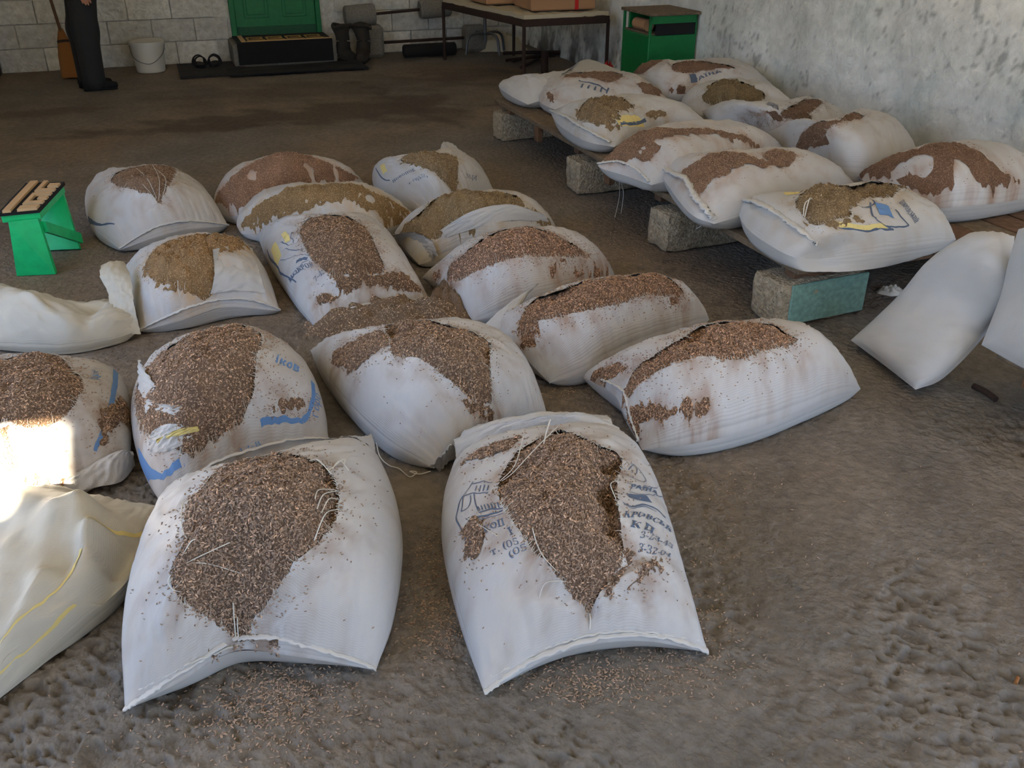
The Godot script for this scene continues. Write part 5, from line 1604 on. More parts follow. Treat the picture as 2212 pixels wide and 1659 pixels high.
	"S1": {"base": 0.26, "h": 0.109, "w": 0.679, "l": 0.867, "e0": [0.277,0.31,-5.794,0.184,0.32,-5.971,0.14,0.33,-6.453,0.145,0.34,-6.714], "e1": [0.145,0.34,-6.714,0.396,0.35,-6.495,0.595,0.35,-6.583,0.924,0.34,-6.374], "e2": [1.022,0.31,-5.977,0.982,0.33,-6.119,0.924,0.34,-6.374], "e3": [0.277,0.31,-5.794,0.46,0.35,-5.819,0.716,0.35,-5.92,1.022,0.31,-5.977], "creases": [[0.662,0.075,0.05,0.01,0.014,-0.012]], "holes": [[0.358,0.203,0.561,0.333,0.522,0.518,0.364,0.685,0.208,0.616,0.138,0.521,0.222,0.451,0.314,0.323]], "spills": [[0.175,0.771,0.253,0.974,0.01,0.88,0.043,0.769], [0.286,0.059,0.148,0.074,0.078,0.031,0.126,0.037]], "kind": "grain", "nk": 1200, "tint": [1.35,1.2,1.1]},
	"S0": {"base": 0.26, "h": 0.083, "w": 0.444, "l": 1.094, "e0": [0.102,0.3,-6.013,-0.003,0.32,-6.182,-0.089,0.33,-6.453,-0.072,0.33,-6.68], "e1": [-0.072,0.33,-6.68,0.14,0.34,-6.464,0.418,0.34,-6.586,0.629,0.31,-6.977], "e2": [0.757,0.31,-6.887,0.689,0.32,-6.893,0.629,0.31,-6.977], "e3": [0.102,0.3,-6.013,0.254,0.33,-6.099,0.452,0.34,-6.364,0.757,0.31,-6.887], "creases": [[0.64,0.039,0.059,0.024,0.014,-0.012], [0.531,0.202,0.03,0.042,0.014,-0.014]]},
	"T0": {"base": 0.26, "h": 0.14, "w": 0.643, "l": 1.049, "e0": [0.867,0.31,-6.282,0.83,0.33,-6.504,0.883,0.33,-6.961], "e1": [0.883,0.33,-6.961,1.125,0.36,-6.672,1.516,0.36,-6.823,1.717,0.33,-6.67], "e2": [1.759,0.32,-6.075,1.758,0.33,-6.373,1.717,0.33,-6.67], "e3": [0.867,0.31,-6.282,1.033,0.35,-6.071,1.349,0.35,-6.148,1.759,0.32,-6.075], "creases": [[0.353,0.284,0.06,0.175,0.014,0.012]], "holes": [[0.223,0.302,0.436,0.342,0.514,0.444,0.305,0.649,0.22,0.729,0.177,0.577,0.141,0.445,0.153,0.351]], "spills": [[0.848,0.013,0.763,0.09,0.677,0.229,0.495,0.261,0.316,0.142,0.328,0.057], [0.009,0.239,0.011,0.428,0.002,0.362]], "kind": "grain", "nk": 1000, "tint": [1.25,1.05,0.95]},
	"T1": {"base": 0.26, "h": 0.133, "w": 0.361, "l": 0.721, "e0": [1.115,0.31,-5.633,1.052,0.33,-5.806,1.139,0.34,-6.123], "e1": [1.139,0.34,-6.123,1.329,0.35,-6.05,1.509,0.35,-6.05,1.669,0.33,-5.737], "e2": [1.767,0.31,-5.568,1.71,0.33,-5.623,1.669,0.33,-5.737], "e3": [1.115,0.31,-5.633,1.307,0.34,-5.516,1.509,0.34,-5.555,1.767,0.31,-5.568], "bumps": [[0.099,0.34,0.1,0.029]], "holes": [[0.156,0.113,0.243,0.197,0.493,0.327,0.369,0.477,0.191,0.614,0.119,0.66,0.039,0.582,0.02,0.324,0.041,0.151]], "kind": "bran", "nk": 1500, "tint": [0.75,0.75,0.65]},
	"T2": {"base": 0.26, "h": 0.14, "w": 0.488, "l": 0.935, "e0": [1.331,0.31,-5.128,1.172,0.33,-5.315,1.147,0.34,-5.621], "e1": [1.147,0.34,-5.621,1.366,0.35,-5.299,1.679,0.35,-5.473,1.908,0.34,-5.545], "e2": [1.927,0.31,-5.128,1.924,0.33,-5.328,1.908,0.34,-5.545], "e3": [1.331,0.31,-5.128,1.447,0.34,-4.893,1.636,0.34,-4.862,1.927,0.31,-5.128], "gb": [[0.252,0.517,0.06,-0.03]], "holes": [[0.166,0.348,0.354,0.466,0.561,0.666,0.479,0.738,0.354,0.74,0.205,0.547,0.124,0.529,0.106,0.46,0.124,0.399]], "spills": [[0.117,0.021,0.187,0.132,0.234,0.304,0.168,0.362,0.125,0.413,0.062,0.219,0.041,0.073]], "kind": "grain", "nk": 1200, "tint": [0.9,0.78,0.68]},
	"T3": {"base": 0.26, "h": 0.17, "w": 0.529, "l": 0.963, "e0": [1.499,0.31,-4.463,1.423,0.33,-4.705,1.374,0.34,-4.999], "e1": [1.374,0.34,-4.999,1.519,0.35,-4.718,1.82,0.36,-4.985,2.064,0.35,-5.063], "e2": [2.061,0.32,-4.558,2.064,0.34,-4.79,2.064,0.35,-5.063], "e3": [1.499,0.31,-4.463,1.55,0.35,-4.215,1.724,0.35,-4.215,2.061,0.32,-4.558], "bumps": [[0.075,0.343,0.15,0.03]], "gb": [[0.622,0.518,0.05,-0.02]], "holes": [[0.349,0.012,0.365,0.08,0.416,0.203,0.525,0.355,0.795,0.599,0.476,0.567,0.48,0.411,0.191,0.202,0.192,0.055,0.204,0.017]], "kind": "grain", "nk": 1200, "tint": [1.25,1.08,0.95]},
	"T4": {"base": 0.26, "h": 0.15, "w": 0.307, "l": 0.914, "e0": [1.708,0.3,-3.78,1.624,0.33,-3.925,1.613,0.34,-4.203], "e1": [1.613,0.34,-4.203,1.834,0.36,-4.225,2.137,0.36,-4.376,2.206,0.36,-4.185,2.344,0.34,-4.105], "e2": [2.482,0.31,-4.028,2.424,0.33,-4.048,2.344,0.34,-4.105], "e3": [1.708,0.3,-3.78,1.855,0.34,-3.705,2.08,0.34,-3.77,2.482,0.31,-4.028], "bumps": [[0.215,0.2,0.14,0.03]], "patches": [[0.301,0.124,0.1,0.018], [0.379,0.072,0.07,0.014], [0.109,0.263,0.08,0.03], [0.065,0.227,0.06,0.014]], "spills": [[0.993,0.005,0.868,0.082,0.606,0.185,0.68,0.433,0.331,0.453,0.124,0.512,0.043,0.604,0.037,0.424,0.039,0.171,0.053,0.09,0.136,0.05,0.341,0.038,0.667,0.016]], "kind": "grain", "nk": 2500, "tint": [1.15,0.95,0.82]},
	"V1": {"base": 0, "h": 0.13, "w": 0.268, "l": 0.657, "e0": [1.267,0.03,-3.063,1.315,0.03,-2.873,1.359,0.03,-2.678], "e1": [1.359,0.03,-2.678,1.463,0.06,-2.711,1.593,0.2,-2.762,1.608,0.38,-2.731,1.634,0.52,-2.823], "e2": [1.533,0.5,-2.914,1.586,0.52,-2.855,1.634,0.52,-2.823], "e3": [1.267,0.03,-3.063,1.426,0.16,-3.131,1.473,0.34,-3.044,1.533,0.5,-2.914], "up": [-0.35,0.62,0.7]},
	"V2": {"base": 0.2, "h": 0.14, "w": 0.273, "l": 0.443, "e0": [1.513,0.22,-2.632,1.56,0.22,-2.486,1.623,0.22,-2.337], "e1": [1.623,0.22,-2.337,1.67,0.34,-2.34,1.664,0.5,-2.37,1.685,0.62,-2.495], "e2": [1.543,0.6,-2.657,1.616,0.64,-2.602,1.685,0.62,-2.495], "e3": [1.513,0.22,-2.632,1.57,0.36,-2.702,1.545,0.5,-2.665,1.543,0.6,-2.657], "up": [-0.35,0.62,0.7]},
	}
	var names := {
		"A": ["front white sack with blue lettering beside a narrow slit of brown grain", "coarse brown grain in the long slit of the front lettered sack"],
		"B": ["plain white front sack with a wide oval cut full of grain", "coarse brown grain heaped in the wide oval cut of the plain front sack"],
		"C": ["long crosswise white sack with a brown dusty left end, nearest of the crosswise row", "brown grain in the lengthwise cut of the long sack behind the lettered one"],
		"D": ["middle white sack with a broad plain side and gathered torn corner", "brown grain in the torn mouth of the middle sack"],
		"E": ["white sack with a blue printed frame line, almost covered by a high brown grain mound", "high rounded brown grain mound on the blue framed sack"],
		"F": ["grain sack with a straight blue printed stripe, partly in the bright sun patch", "brown grain beside the sunlit patch on the blue striped sack"],
		"G": ["crumpled nearly empty cream sack with thin yellow stripes in the front left corner", ""],
		"H": ["long white sack with a pale crosswise flank, second behind the dusty-ended crosswise one", "orange brown grain along the top of the second crosswise sack"],
		"I": ["white sack with brown smudges at its pointed right end, third in the crosswise row", "pinkish brown grain on the third crosswise sack"],
		"J": ["sack heaped with lumpy bran behind a torn white strip, last in the crosswise row", "lumpy yellowish bran on the sack with the torn white strip"],
		"K": ["white sack with yellow printed patches and line drawing beside a deep grain hollow", "tan grain in the deep hollow of the sack with yellow prints"],
		"L": ["white sack with a square loose flap and straw-coloured bran, near the green stool", "straw-coloured bran beside the square flap of the sack near the stool"],
		"M": ["empty shiny white sack lying flat at the left below the green stool", ""],
		"N": ["bluish white sack with a wide gathered hem and loose threads, beside the stool", "brown grain under the loose threads in the sack next to the stool"],
		"O": ["rear sack almost wholly covered with pinkish grain, two white patches showing", "pinkish brown grain covering the rear sack"],
		"P": ["low sack under bran with a printed white strip, squeezed between two sacks", "yellowish bran covering the low squeezed sack"],
		"Q": ["white sack with faint grey lettering and a raised torn corner, farthest on the open floor", "tan bran in the sack with the raised torn corner"],
		"S5": ["plump white sack with blue printed emblem at the near corner of the platform", "tan bran in the torn top of the sack at the platform's near corner"],
		"S4": ["platform sack with a long puckered hem and rounded grain patch, behind the emblem one", "brown grain patch on the platform sack with the long puckered hem"],
		"S3": ["white platform sack with brown dust spread over its tip, a thread hanging from it", "brown grain spread over the platform sack with the hanging thread"],
		"S2": ["white platform sack with a yellow print and a bran hollow, second from the far end", "tan bran in the platform sack with the yellow print"],
		"S1": ["white platform sack with a raised fringed flap near the far end of the platform", "brown grain below the raised fringed flap"],
		"S0": ["small smooth white sack end at the platform's far corner", ""],
		"T0": ["wall-side platform sack with a creased printed front, below the green cabinet", "brown grain in the slit of the sack below the cabinet"],
		"T1": ["wall-side platform sack holding dark olive bran, second from the cabinet", "dark olive bran in the wall-side sack"],
		"T2": ["wall-side white platform sack with a small dark brown opening, third from the cabinet", "reddish brown grain in the small opening of the third wall-side sack"],
		"T3": ["large smooth white wall-side sack with a peaked top and a curved grain band", "brown grain in the curved band of the peaked wall-side sack"],
		"T4": ["wall-side sack covered with rust-brown grain and white scraps, nearest on the platform", "rust-brown grain with white scraps on the nearest wall-side sack"],
		"V1": ["full closed white sack leaning upright against the low platform at the right", ""],
		"V2": ["full white sack cut off by the right picture edge behind the leaning one", ""],
	}
	for k in data:
		var res := 0.0078 if k in ["A", "B", "E", "D", "C"] else (0.009 if k.length() == 1 else 0.012)
		nodes[k] = make_sack(k, data[k], names[k][0], names[k][1], res)
	sack_details()


func sack_details() -> void:
	var ink: Material = mat.ink
	# --- A: lettering and drawing of the front sack
	words("A", "КРОВСЬК", [0.695,0.226,0.947,0.32,0.716,0.257], ink)
	words("A", "К П", [0.724,0.206,0.834,0.229,0.741,0.235], ink)
	words("A", "3-23-45", [0.759,0.186,0.921,0.233,0.774,0.21], ink, true, false)
	words("A", "3-32-04", [0.741,0.157,0.897,0.188,0.756,0.177], ink, true, false)
	words("A", "КОП", [0.154,0.328,0.237,0.3,0.153,0.353], ink)
	words("A", "К", [0.242,0.25,0.272,0.245,0.237,0.283], ink)
	words("A", "Н", [0.079,0.344,0.099,0.335,0.075,0.376], ink)
	words("A", "т. (05", [0.157,0.236,0.267,0.207,0.154,0.262], ink, true, false)
	words("A", "(05", [0.223,0.192,0.293,0.183,0.219,0.213], ink, true, false)
	words("A", "РАЇНА", [0.775,0.382,0.93,0.474,0.795,0.421], ink, false, true)
	stripe("A", [0.753,0.344,0.806,0.357,0.864,0.388], 0.017, mat.ink, "printed_flag")
	stripe("A", [0.718,0.3,0.764,0.299,0.832,0.34,0.895,0.366,0.935,0.367], 0.0035, ink)
	stripe("A", [0.724,0.295,0.761,0.29,0.829,0.33,0.885,0.35], 0.0016, ink)
	stripe("A", [0.766,0.406,0.839,0.432,0.946,0.52], 0.0016, ink)
	stripe("A", [0.763,0.366,0.823,0.381,0.895,0.437,0.973,0.513], 0.0016, ink)
	stripe("A", [0.768,0.547,0.802,0.555,0.852,0.553,0.883,0.526,0.876,0.489,0.817,0.467,0.777,0.477,0.766,0.513], 0.0018, ink)
	stripe("A", [0.806,0.521,0.832,0.55,0.852,0.543,0.838,0.509,0.817,0.512], 0.002, ink)
	stripe("A", [0.146,0.561,0.196,0.534,0.231,0.512], 0.0022, ink)
	stripe("A", [0.102,0.534,0.157,0.506,0.205,0.472], 0.0022, ink)
	stripe("A", [0.149,0.508,0.148,0.471,0.153,0.418], 0.0022, ink)
	stripe("A", [0.102,0.532,0.096,0.502,0.089,0.48,0.115,0.472,0.13,0.487,0.133,0.51], 0.002, ink)
	stripe("A", [0.152,0.412,0.201,0.394,0.245,0.364], 0.003, ink)
	stripe("A", [0.118,0.408,0.159,0.391,0.242,0.355], 0.005, ink)
	stripe("A", [0.134,0.389,0.175,0.373,0.242,0.341], 0.0016, ink)
	stripe("A", [0.151,0.569,0.116,0.544,0.087,0.526,0.073,0.499,0.063,0.478,0.069,0.431,0.076,0.403], 0.0025, ink)
	for k in 7:
		var f := [0.158,0.42,0.155,0.445,0.233,0.378,0.232,0.408]
		var t := k / 6.0
		stripe("A", [lerpf(f[0], f[4], t), lerpf(f[1], f[5], t), lerpf(f[2], f[6], t), lerpf(f[3], f[7], t)], 0.0022, ink)
	for k in 4:
		var f := [0.155,0.517,0.165,0.536,0.203,0.483,0.213,0.509]
		var t := k / 3.0
		stripe("A", [lerpf(f[0], f[4], t), lerpf(f[1], f[5], t), lerpf(f[2], f[6], t), lerpf(f[3], f[7], t)], 0.0024, ink)
	hem("A", [0.0, 0.004, 0.2, 0.006, 0.5, 0.006, 0.8, 0.006, 1.0, 0.004], 0.018, 0.001, 0.5)
	hem("A", [0.04,0.02,0.297,0.011,0.509,0.011,0.739,0.008,0.976,0.02], 0.007, 0.0, 0.3)
	strand("A", [0.343,0.244,0.326,0.21,0.346,0.145,0.448,0.086], [0.006, 0.012, 0.008, 0.004])
	strand("A", [0.49,0.733,0.468,0.668,0.455,0.626], [0.03, 0.02, 0.004], 0.002)
	strand("A", [0.521,0.706,0.423,0.577,0.318,0.494,0.271,0.498], [0.015, 0.02, 0.015, 0.004])
	strand("A", [0.371,0.663,0.327,0.529,0.261,0.499], [0.02, 0.015, 0.004])
	strand("A", [0.714,0.397,0.673,0.332,0.689,0.303], [0.004, 0.02, 0.003])
	strand("A", [0.422,0.095,0.338,0.102,0.301,0.087], [0.005, 0.015, 0.002])
	strand("A", [0.079,0.482,0.135,0.374,0.198,0.281], [0.003, 0.004, 0.002])
	strand("A", [0.504,0.055,0.499,0.035,0.49,0.019], [0.003, 0.006, 0.002], 0.002)
	# --- B: hems and long tapes
	hem("B", [0.0, 0.004, 0.15, 0.006, 0.4, 0.008], 0.016, 0.002, 0.4)
	hem("B", [0.44, 0.012, 0.6, 0.012, 0.8, 0.01, 1.0, 0.004], 0.016, 0.002, 0.4)
	hem("B", [0.062,0.018,0.242,0.01,0.426,0.006], 0.006, 0.0, 0.3)
	for q in [[0.274,0.168,0.349,0.144,0.441,0.138], [0.274,0.171,0.364,0.129,0.475,0.092], [0.27,0.188,0.31,0.191,0.332,0.199], [0.756,0.372,0.729,0.303,0.716,0.255], [0.749,0.382,0.707,0.33,0.706,0.279], [0.767,0.339,0.75,0.292,0.73,0.253], [0.778,0.298,0.752,0.231,0.726,0.163], [0.725,0.485,0.758,0.535,0.796,0.488], [0.719,0.489,0.776,0.55,0.777,0.507], [0.64,0.553,0.68,0.498,0.729,0.461], [0.445,0.008,0.447,0.023,0.447,0.043], [0.455,0.006,0.456,0.017,0.457,0.031]]:
		strand("B", q, [0.004, rng.randf_range(0.012, 0.025), rng.randf_range(0.004, 0.02)], 0.0016)
	strand("B", [0.28,0.455,0.255,0.434,0.271,0.282,0.298,0.223], [0.01, 0.014, 0.012, 0.004])
	strand("B", [0.233,0.173,0.218,0.153,0.232,0.127,0.257,0.119], [0.004, 0.012, 0.01, 0.003])
	# --- E: blue frame and letters, torn scraps
	stripe("E", [0.953,0.206,0.933,0.118,0.895,0.063,0.85,0.035], 0.010, mat.blue)
	stripe("E", [0.85,0.035,0.752,0.036,0.656,0.034,0.59,0.034], 0.008, mat.blue)
	stripe("E", [0,0.252,0.013,0.106,0.049,0.045], 0.010, mat.blue)
	stripe("E", [0.049,0.045,0.116,0.035,0.177,0.032], 0.010, mat.blue)
	words("E", "Горо", [0.96,0.052,0.993,0.154,0.915,0.054], mat.blue, false, false)
	words("E", "іков", [0.748,0.212,0.873,0.202,0.775,0.276], mat.blue, false, true)
	words("E", "12-8", [0.458,0.006,0.581,0.007,0.451,0.01], mat.blue, false, false)
	var en: Node3D = nodes["E"]
	cloth_piece("torn_flap", [lp("E", [0.089,0.654], 0.05), lp("E", [0.128,0.425], 0.035), lp("E", [0.16,0.262], 0.02)], [lp("E", [0.078,0.454], 0.012), lp("E", [0.093,0.342], 0.012), lp("E", [0.13,0.274], 0.012)], en, mat.cloth, 0.01)
	cloth_piece("torn_flap", [lp("E", [0.107,0.274], 0.02), lp("E", [0.177,0.151], 0.022), lp("E", [0.291,0.096], 0.016)], [lp("E", [0.076,0.254], 0.01), lp("E", [0.158,0.141], 0.014), lp("E", [0.2,0.104], 0.012)], en, mat.cloth, 0.008)
	cloth_piece("torn_flap", [lp("E", [0.076,0.154], 0.014), lp("E", [0.14,0.115], 0.018), lp("E", [0.208,0.078], 0.014)], [lp("E", [0.038,0.131], 0.012), lp("E", [0.113,0.064], 0.014), lp("E", [0.242,0.042], 0.012)], en, mat.cloth, 0.006)
	cloth_piece("printed_patch", [lp("E", [0.08,0.117], 0.021), lp("E", [0.179,0.073], 0.024), lp("E", [0.274,0.055], 0.022)], [lp("E", [0.077,0.105], 0.019), lp("E", [0.182,0.061], 0.022), lp("E", [0.278,0.048], 0.02)], en, mat.yellow, 0.004)
	hem("E", [0.0, 0.006, 0.3, 0.008, 0.7, 0.008, 1.0, 0.006], 0.014, 0.002)
	# --- F: blue stripe
	stripe("F", [0.978,0.836,0.954,0.374,0.918,0.149,0.865,0.05], 0.011, mat.blue)
	words("F", "хід", [0.924,0.6,0.915,0.474,0.886,0.565], mat.blue, false, false)
	# --- K: frame lines, yellow patches and letters
	stripe("K", [0.009,0.638,0.004,0.56,0.008,0.429,0.006,0.379,0.021,0.28,0.035,0.212], 0.0035, ink)
	stripe("K", [0.026,0.267,0.072,0.226,0.114,0.24,0.168,0.222], 0.003, ink)
	stripe("K", [0.033,0.416,0.08,0.353,0.145,0.289,0.182,0.239], 0.002, ink)
	stripe("K", [0.098,0.285,0.14,0.255,0.164,0.237], 0.014, mat.ink, "printed_flag")
	stripe("K", [0.156,0.572,0.151,0.512,0.136,0.457], 0.03, mat.yellow, "printed_patch")
	stripe("K", [0.051,0.574,0.04,0.501,0.025,0.427], 0.035, mat.yellow, "printed_patch")
	stripe("K", [0.218,0.521,0.171,0.47,0.175,0.434,0.129,0.431,0.093,0.507], 0.004, ink)
	stripe("K", [0.069,0.439,0.099,0.428,0.142,0.346,0.18,0.308], 0.003, ink)
	words("K", "ПОКРОК", [0.012,0.259,0.176,0.171,0.012,0.288], ink)
	words("K", "7-42", [0.129,0.121,0.212,0.119,0.127,0.139], ink, true, false)
	hem("K", [0.0, 0.006, 0.3, 0.006, 0.7, 0.006, 1.0, 0.006], 0.014, 0.002)
	# --- L and N hems, flap
	hem("L", [0.0, 0.006, 0.3, 0.01, 0.55, 0.012, 0.8, 0.01, 1.0, 0.006], 0.018, 0.006, 0.5)
	hem("N", [0.0, 0.006, 0.3, 0.012, 0.6, 0.012, 1.0, 0.006], 0.02, 0.005, 0.5)
	for q in [[0.444,0.095,0.459,0.198,0.509,0.608], [0.446,0.091,0.543,0.198,0.628,0.653], [0.431,0.101,0.398,0.156,0.431,0.409], [0.46,0.093,0.585,0.183,0.632,0.507]]:
		strand("N", q, [0.004, 0.02, 0.012])
	stripe("N", [0,0.414,0.019,0.207,0.073,0.107], 0.006, ink)
	strand("L", [0.327,0.099,0.316,0.049,0.341,0], [0.01, 0.012, 0.004])
	# --- Q lettering
	words("Q", "НОВОПОК", [0.047,0.306,0.193,0.227,0.058,0.331], ink)
	words("Q", "(057)", [0.114,0.168,0.201,0.146,0.125,0.188], ink, true, false)
	words("Q", "т. (05)", [0.075,0.179,0.207,0.122,0.084,0.196], ink, true, false)
	stripe("Q", [0.048,0.659,0.037,0.498,0.037,0.411,0.049,0.348], 0.006, ink)
	stripe("Q", [0.1,0.592,0.086,0.518,0.073,0.455], 0.035, mat.yellow, "printed_patch")
	words("Q", "32-04", [0.559,0.078,0.72,0.048,0.59,0.103], ink, true, false)
	# --- S5 emblem
	stripe("S5", [0.268,0.51,0.207,0.485,0.156,0.469], 0.05, mat.blue, "printed_flag")
	stripe("S5", [0.209,0.563,0.13,0.55,0.07,0.548,0.069,0.472,0.087,0.407], 0.006, ink)
	stripe("S5", [0.3,0.459,0.186,0.399,0.107,0.393,0.067,0.424], 0.006, ink)
	stripe("S5", [0.299,0.38,0.26,0.402,0.291,0.481,0.368,0.476], 0.005, ink)
	stripe("S5", [0.158,0.202,0.113,0.281,0.087,0.407], 0.02, mat.yellow, "printed_patch")
	stripe("S5", [0.136,0.189,0.085,0.286,0.06,0.435], 0.007, ink)
	stripe("S5", [0.742,0.232,0.65,0.224], 0.05, mat.yellow, "printed_patch")
	words("S5", "ПОКРОВСЬКИЙ", [0.266,0.624,0.069,0.6,0.279,0.67], ink)
	for q in [[0.304,0.133,0.362,0.167,0.489,0.276], [0.292,0.133,0.376,0.188,0.423,0.229], [0.342,0.223,0.481,0.288,0.576,0.315]]:
		strand("S5", q, [0.004, 0.03, 0.015], 0.002)
	hem("S5", [1,0,0.714,0.05,0.527,0.078,0.34,0.082,0.185,0.068,0.081,0.051], 0.03, 0.012, 0.5)
	hem("S4", [1,0,0.649,0.027,0.416,0.047,0.209,0.037,0.082,0.028,0.014,0.008], 0.035, 0.012, 0.5)
	hem("S3", [0.991,0.004,0.733,0.02,0.506,0.018,0.249,0.01,0.055,0.002], 0.02, 0.006, 0.4)
	hem("S2", [0.972,0.002,0.56,0.034,0.305,0.027,0.147,0.019,0.033,0.007], 0.03, 0.012, 0.5)
	stripe("S2", [0.102,0.156,0.07,0.21,0.048,0.376], 0.05, mat.yellow, "printed_patch")
	stripe("S2", [0.072,0.14,0.036,0.244,0.033,0.418], 0.012, ink)
	stripe("S1", [0.226,0.302,0.136,0.421,0.048,0.454], 0.012, ink)
	for k in 5:
		var f := [0.156,0.315,0.095,0.268,0.075,0.49,0.025,0.441]
		var t := k / 4.0
		stripe("S1", [lerpf(f[0], f[4], t), lerpf(f[1], f[5], t), lerpf(f[2], f[6], t), lerpf(f[3], f[7], t)], 0.01, ink)
	words("T0", "РАЇНА", [0.043,0.431,0.139,0.632,0.086,0.423], ink, false)
	stripe("T0", [0.13,0.427,0.043,0.431], 0.05, ink, "printed_flag")
	words("T2", "ПОКРОВ", [0.41,0.356,0.252,0.372,0.583,0.41], ink)
	# the thread hanging from the platform sack
	var n3d: Node3D = nodes["S3"]
	var hx: Array = [Vector3(0.539, 0.330, -4.457), Vector3(0.536, 0.230, -4.458), Vector3(0.543, 0.150, -4.489), Vector3(0.523, 0.050, -4.461)]
	for k in 2:
		var pts := []
		for i in 4:
			pts.append(hx[i] - n3d.position + Vector3(0.03 * k * i / 3.0, 0.02 * k * i / 3.0, 0.0))
		put("loose_thread", tube_mesh(spline(pts), 0.0014, 5), mat.thread, n3d)
	var tp := put("tape_end", tube_mesh(spline([Vector3(0.813, 0.270, -3.734) - nodes["S4"].position, Vector3(0.807, 0.250, -3.732) - nodes["S4"].position, Vector3(0.790, 0.235, -3.740) - nodes["S4"].position]), 0.004, 6, 0.4), mat.thread, nodes["S4"])
	# raised flaps of torn cloth
	cloth_piece("torn_flap", [on("S1", 0.5, 0.25, 0.01), Vector3(0.560, 0.410, -7.117), Vector3(0.795, 0.370, -6.799)], [on("S1", 0.9, 0.2, 0.0), Vector3(0.556, 0.400, -6.732), Vector3(0.784, 0.385, -6.561)], nodes["S1"], mat.cloth, 0.0)
	cloth_piece("torn_flap", [Vector3(-0.417, 0.170, -5.241), Vector3(-0.414, 0.200, -5.403), Vector3(-0.374, 0.200, -5.426)], [Vector3(-0.274, 0.170, -5.037), Vector3(-0.303, 0.185, -5.110), Vector3(-0.296, 0.190, -5.236)], nodes["Q"], mat.cloth, 0.01)
	cloth_piece("torn_flap", [Vector3(-0.704, 0.170, -5.137), Vector3(-0.687, 0.180, -5.170), Vector3(-0.650, 0.180, -5.078)], [Vector3(-0.765, 0.130, -5.219), Vector3(-0.706, 0.150, -5.143), Vector3(-0.639, 0.150, -5.103)], nodes["Q"], mat.cloth, 0.01)
	# folded mouth behind sack A
	cloth_piece("folded_mouth", [Vector3(-0.170, 0.100, -2.248), Vector3(-0.034, 0.170, -2.215), Vector3(0.108, 0.215, -2.172), Vector3(0.199, 0.220, -2.194), Vector3(0.302, 0.160, -2.214)], [Vector3(-0.160, 0.080, -2.180), Vector3(-0.021, 0.160, -2.181), Vector3(0.121, 0.205, -2.156), Vector3(0.209, 0.205, -2.139), Vector3(0.302, 0.150, -2.143)], nodes["A"], mat.cloth, 0.02)
	cloth_piece("folded_mouth", [Vector3(-0.132, 0.100, -2.299), Vector3(-0.008, 0.150, -2.282), Vector3(0.125, 0.190, -2.246), Vector3(0.277, 0.150, -2.296)], [Vector3(-0.157, 0.090, -2.259), Vector3(-0.021, 0.170, -2.200), Vector3(0.114, 0.210, -2.168), Vector3(0.287, 0.170, -2.197)], nodes["A"], mat.cloth, 0.015)
	hem("C", [0.696,0.005,0.392,0.011,0.207,0.006,0.054,0.001], 0.012, 0.003, 0.4)
	cloth_piece("side_flap", [Vector3(-0.103, 0.090, -3.069), Vector3(-0.002, 0.160, -3.131), Vector3(0.104, 0.190, -3.231)], [Vector3(-0.047, 0.060, -2.988), Vector3(-0.002, 0.110, -3.033), Vector3(0.038, 0.150, -3.133)], nodes["H"], mat.cloth, 0.012)
	# rag end of sack D
	cloth_piece("loose_corner", [Vector3(-0.235, 0.060, -2.162), Vector3(-0.199, 0.090, -2.177), Vector3(-0.174, 0.110, -2.202)], [Vector3(-0.211, 0.010, -2.208), Vector3(-0.192, 0.030, -2.232), Vector3(-0.164, 0.060, -2.248)], nodes["D"], mat.cloth, 0.01)
	# folded top edge of sack B
	cloth_piece("folded_mouth", [on("B", 0.12, 0.99, 0.03), on("B", 0.35, 0.995, 0.05), on("B", 0.7, 0.995, 0.05), on("B", 0.9, 0.99, 0.04), Vector3(-0.416, 0.090, -2.295)], [on("B", 0.14, 0.9, 0.01), on("B", 0.36, 0.89, 0.014), on("B", 0.68, 0.89, 0.014), on("B", 0.88, 0.9, 0.01), on("B", 0.985, 0.88, 0.006)], nodes["B"], mat.cloth, 0.012)
	# rag mouth of sack F
	cloth_piece("folded_mouth", [Vector3(-1.226, 0.060, -2.079), Vector3(-1.182, 0.080, -2.156), Vector3(-1.117, 0.100, -2.193), Vector3(-1.092, 0.070, -2.207)], [Vector3(-1.239, 0.035, -2.066), Vector3(-1.168, 0.030, -2.109), Vector3(-1.118, 0.020, -2.151), Vector3(-1.108, 0.020, -2.232)], nodes["F"], mat.cloth, 0.03)
	# raised mouth of the flat empty sack M
	cloth_piece("raised_mouth", [Vector3(-1.619, 0.210, -3.365), Vector3(-1.612, 0.180, -3.323), Vector3(-1.568, 0.130, -3.265), Vector3(-1.537, 0.070, -3.163), Vector3(-1.536, 0.020, -3.071)], [Vector3(-1.567, 0.190, -3.459), Vector3(-1.489, 0.180, -3.313), Vector3(-1.451, 0.130, -3.210), Vector3(-1.431, 0.070, -3.163), Vector3(-1.417, 0.020, -3.137)], nodes["M"], mat.cloth_cream, 0.012)
	# square flap of sack L
	cloth_piece("torn_flap", [lp("L", [0.607,0.199], 0.03), lp("L", [0.587,0.08], 0.02), lp("L", [0.526,0.022], 0.01)], [lp("L", [0.964,0.742], 0.012), lp("L", [0.908,0.203], 0.008), lp("L", [0.917,0.048], 0.006)], nodes["L"], mat.cloth, 0.012)
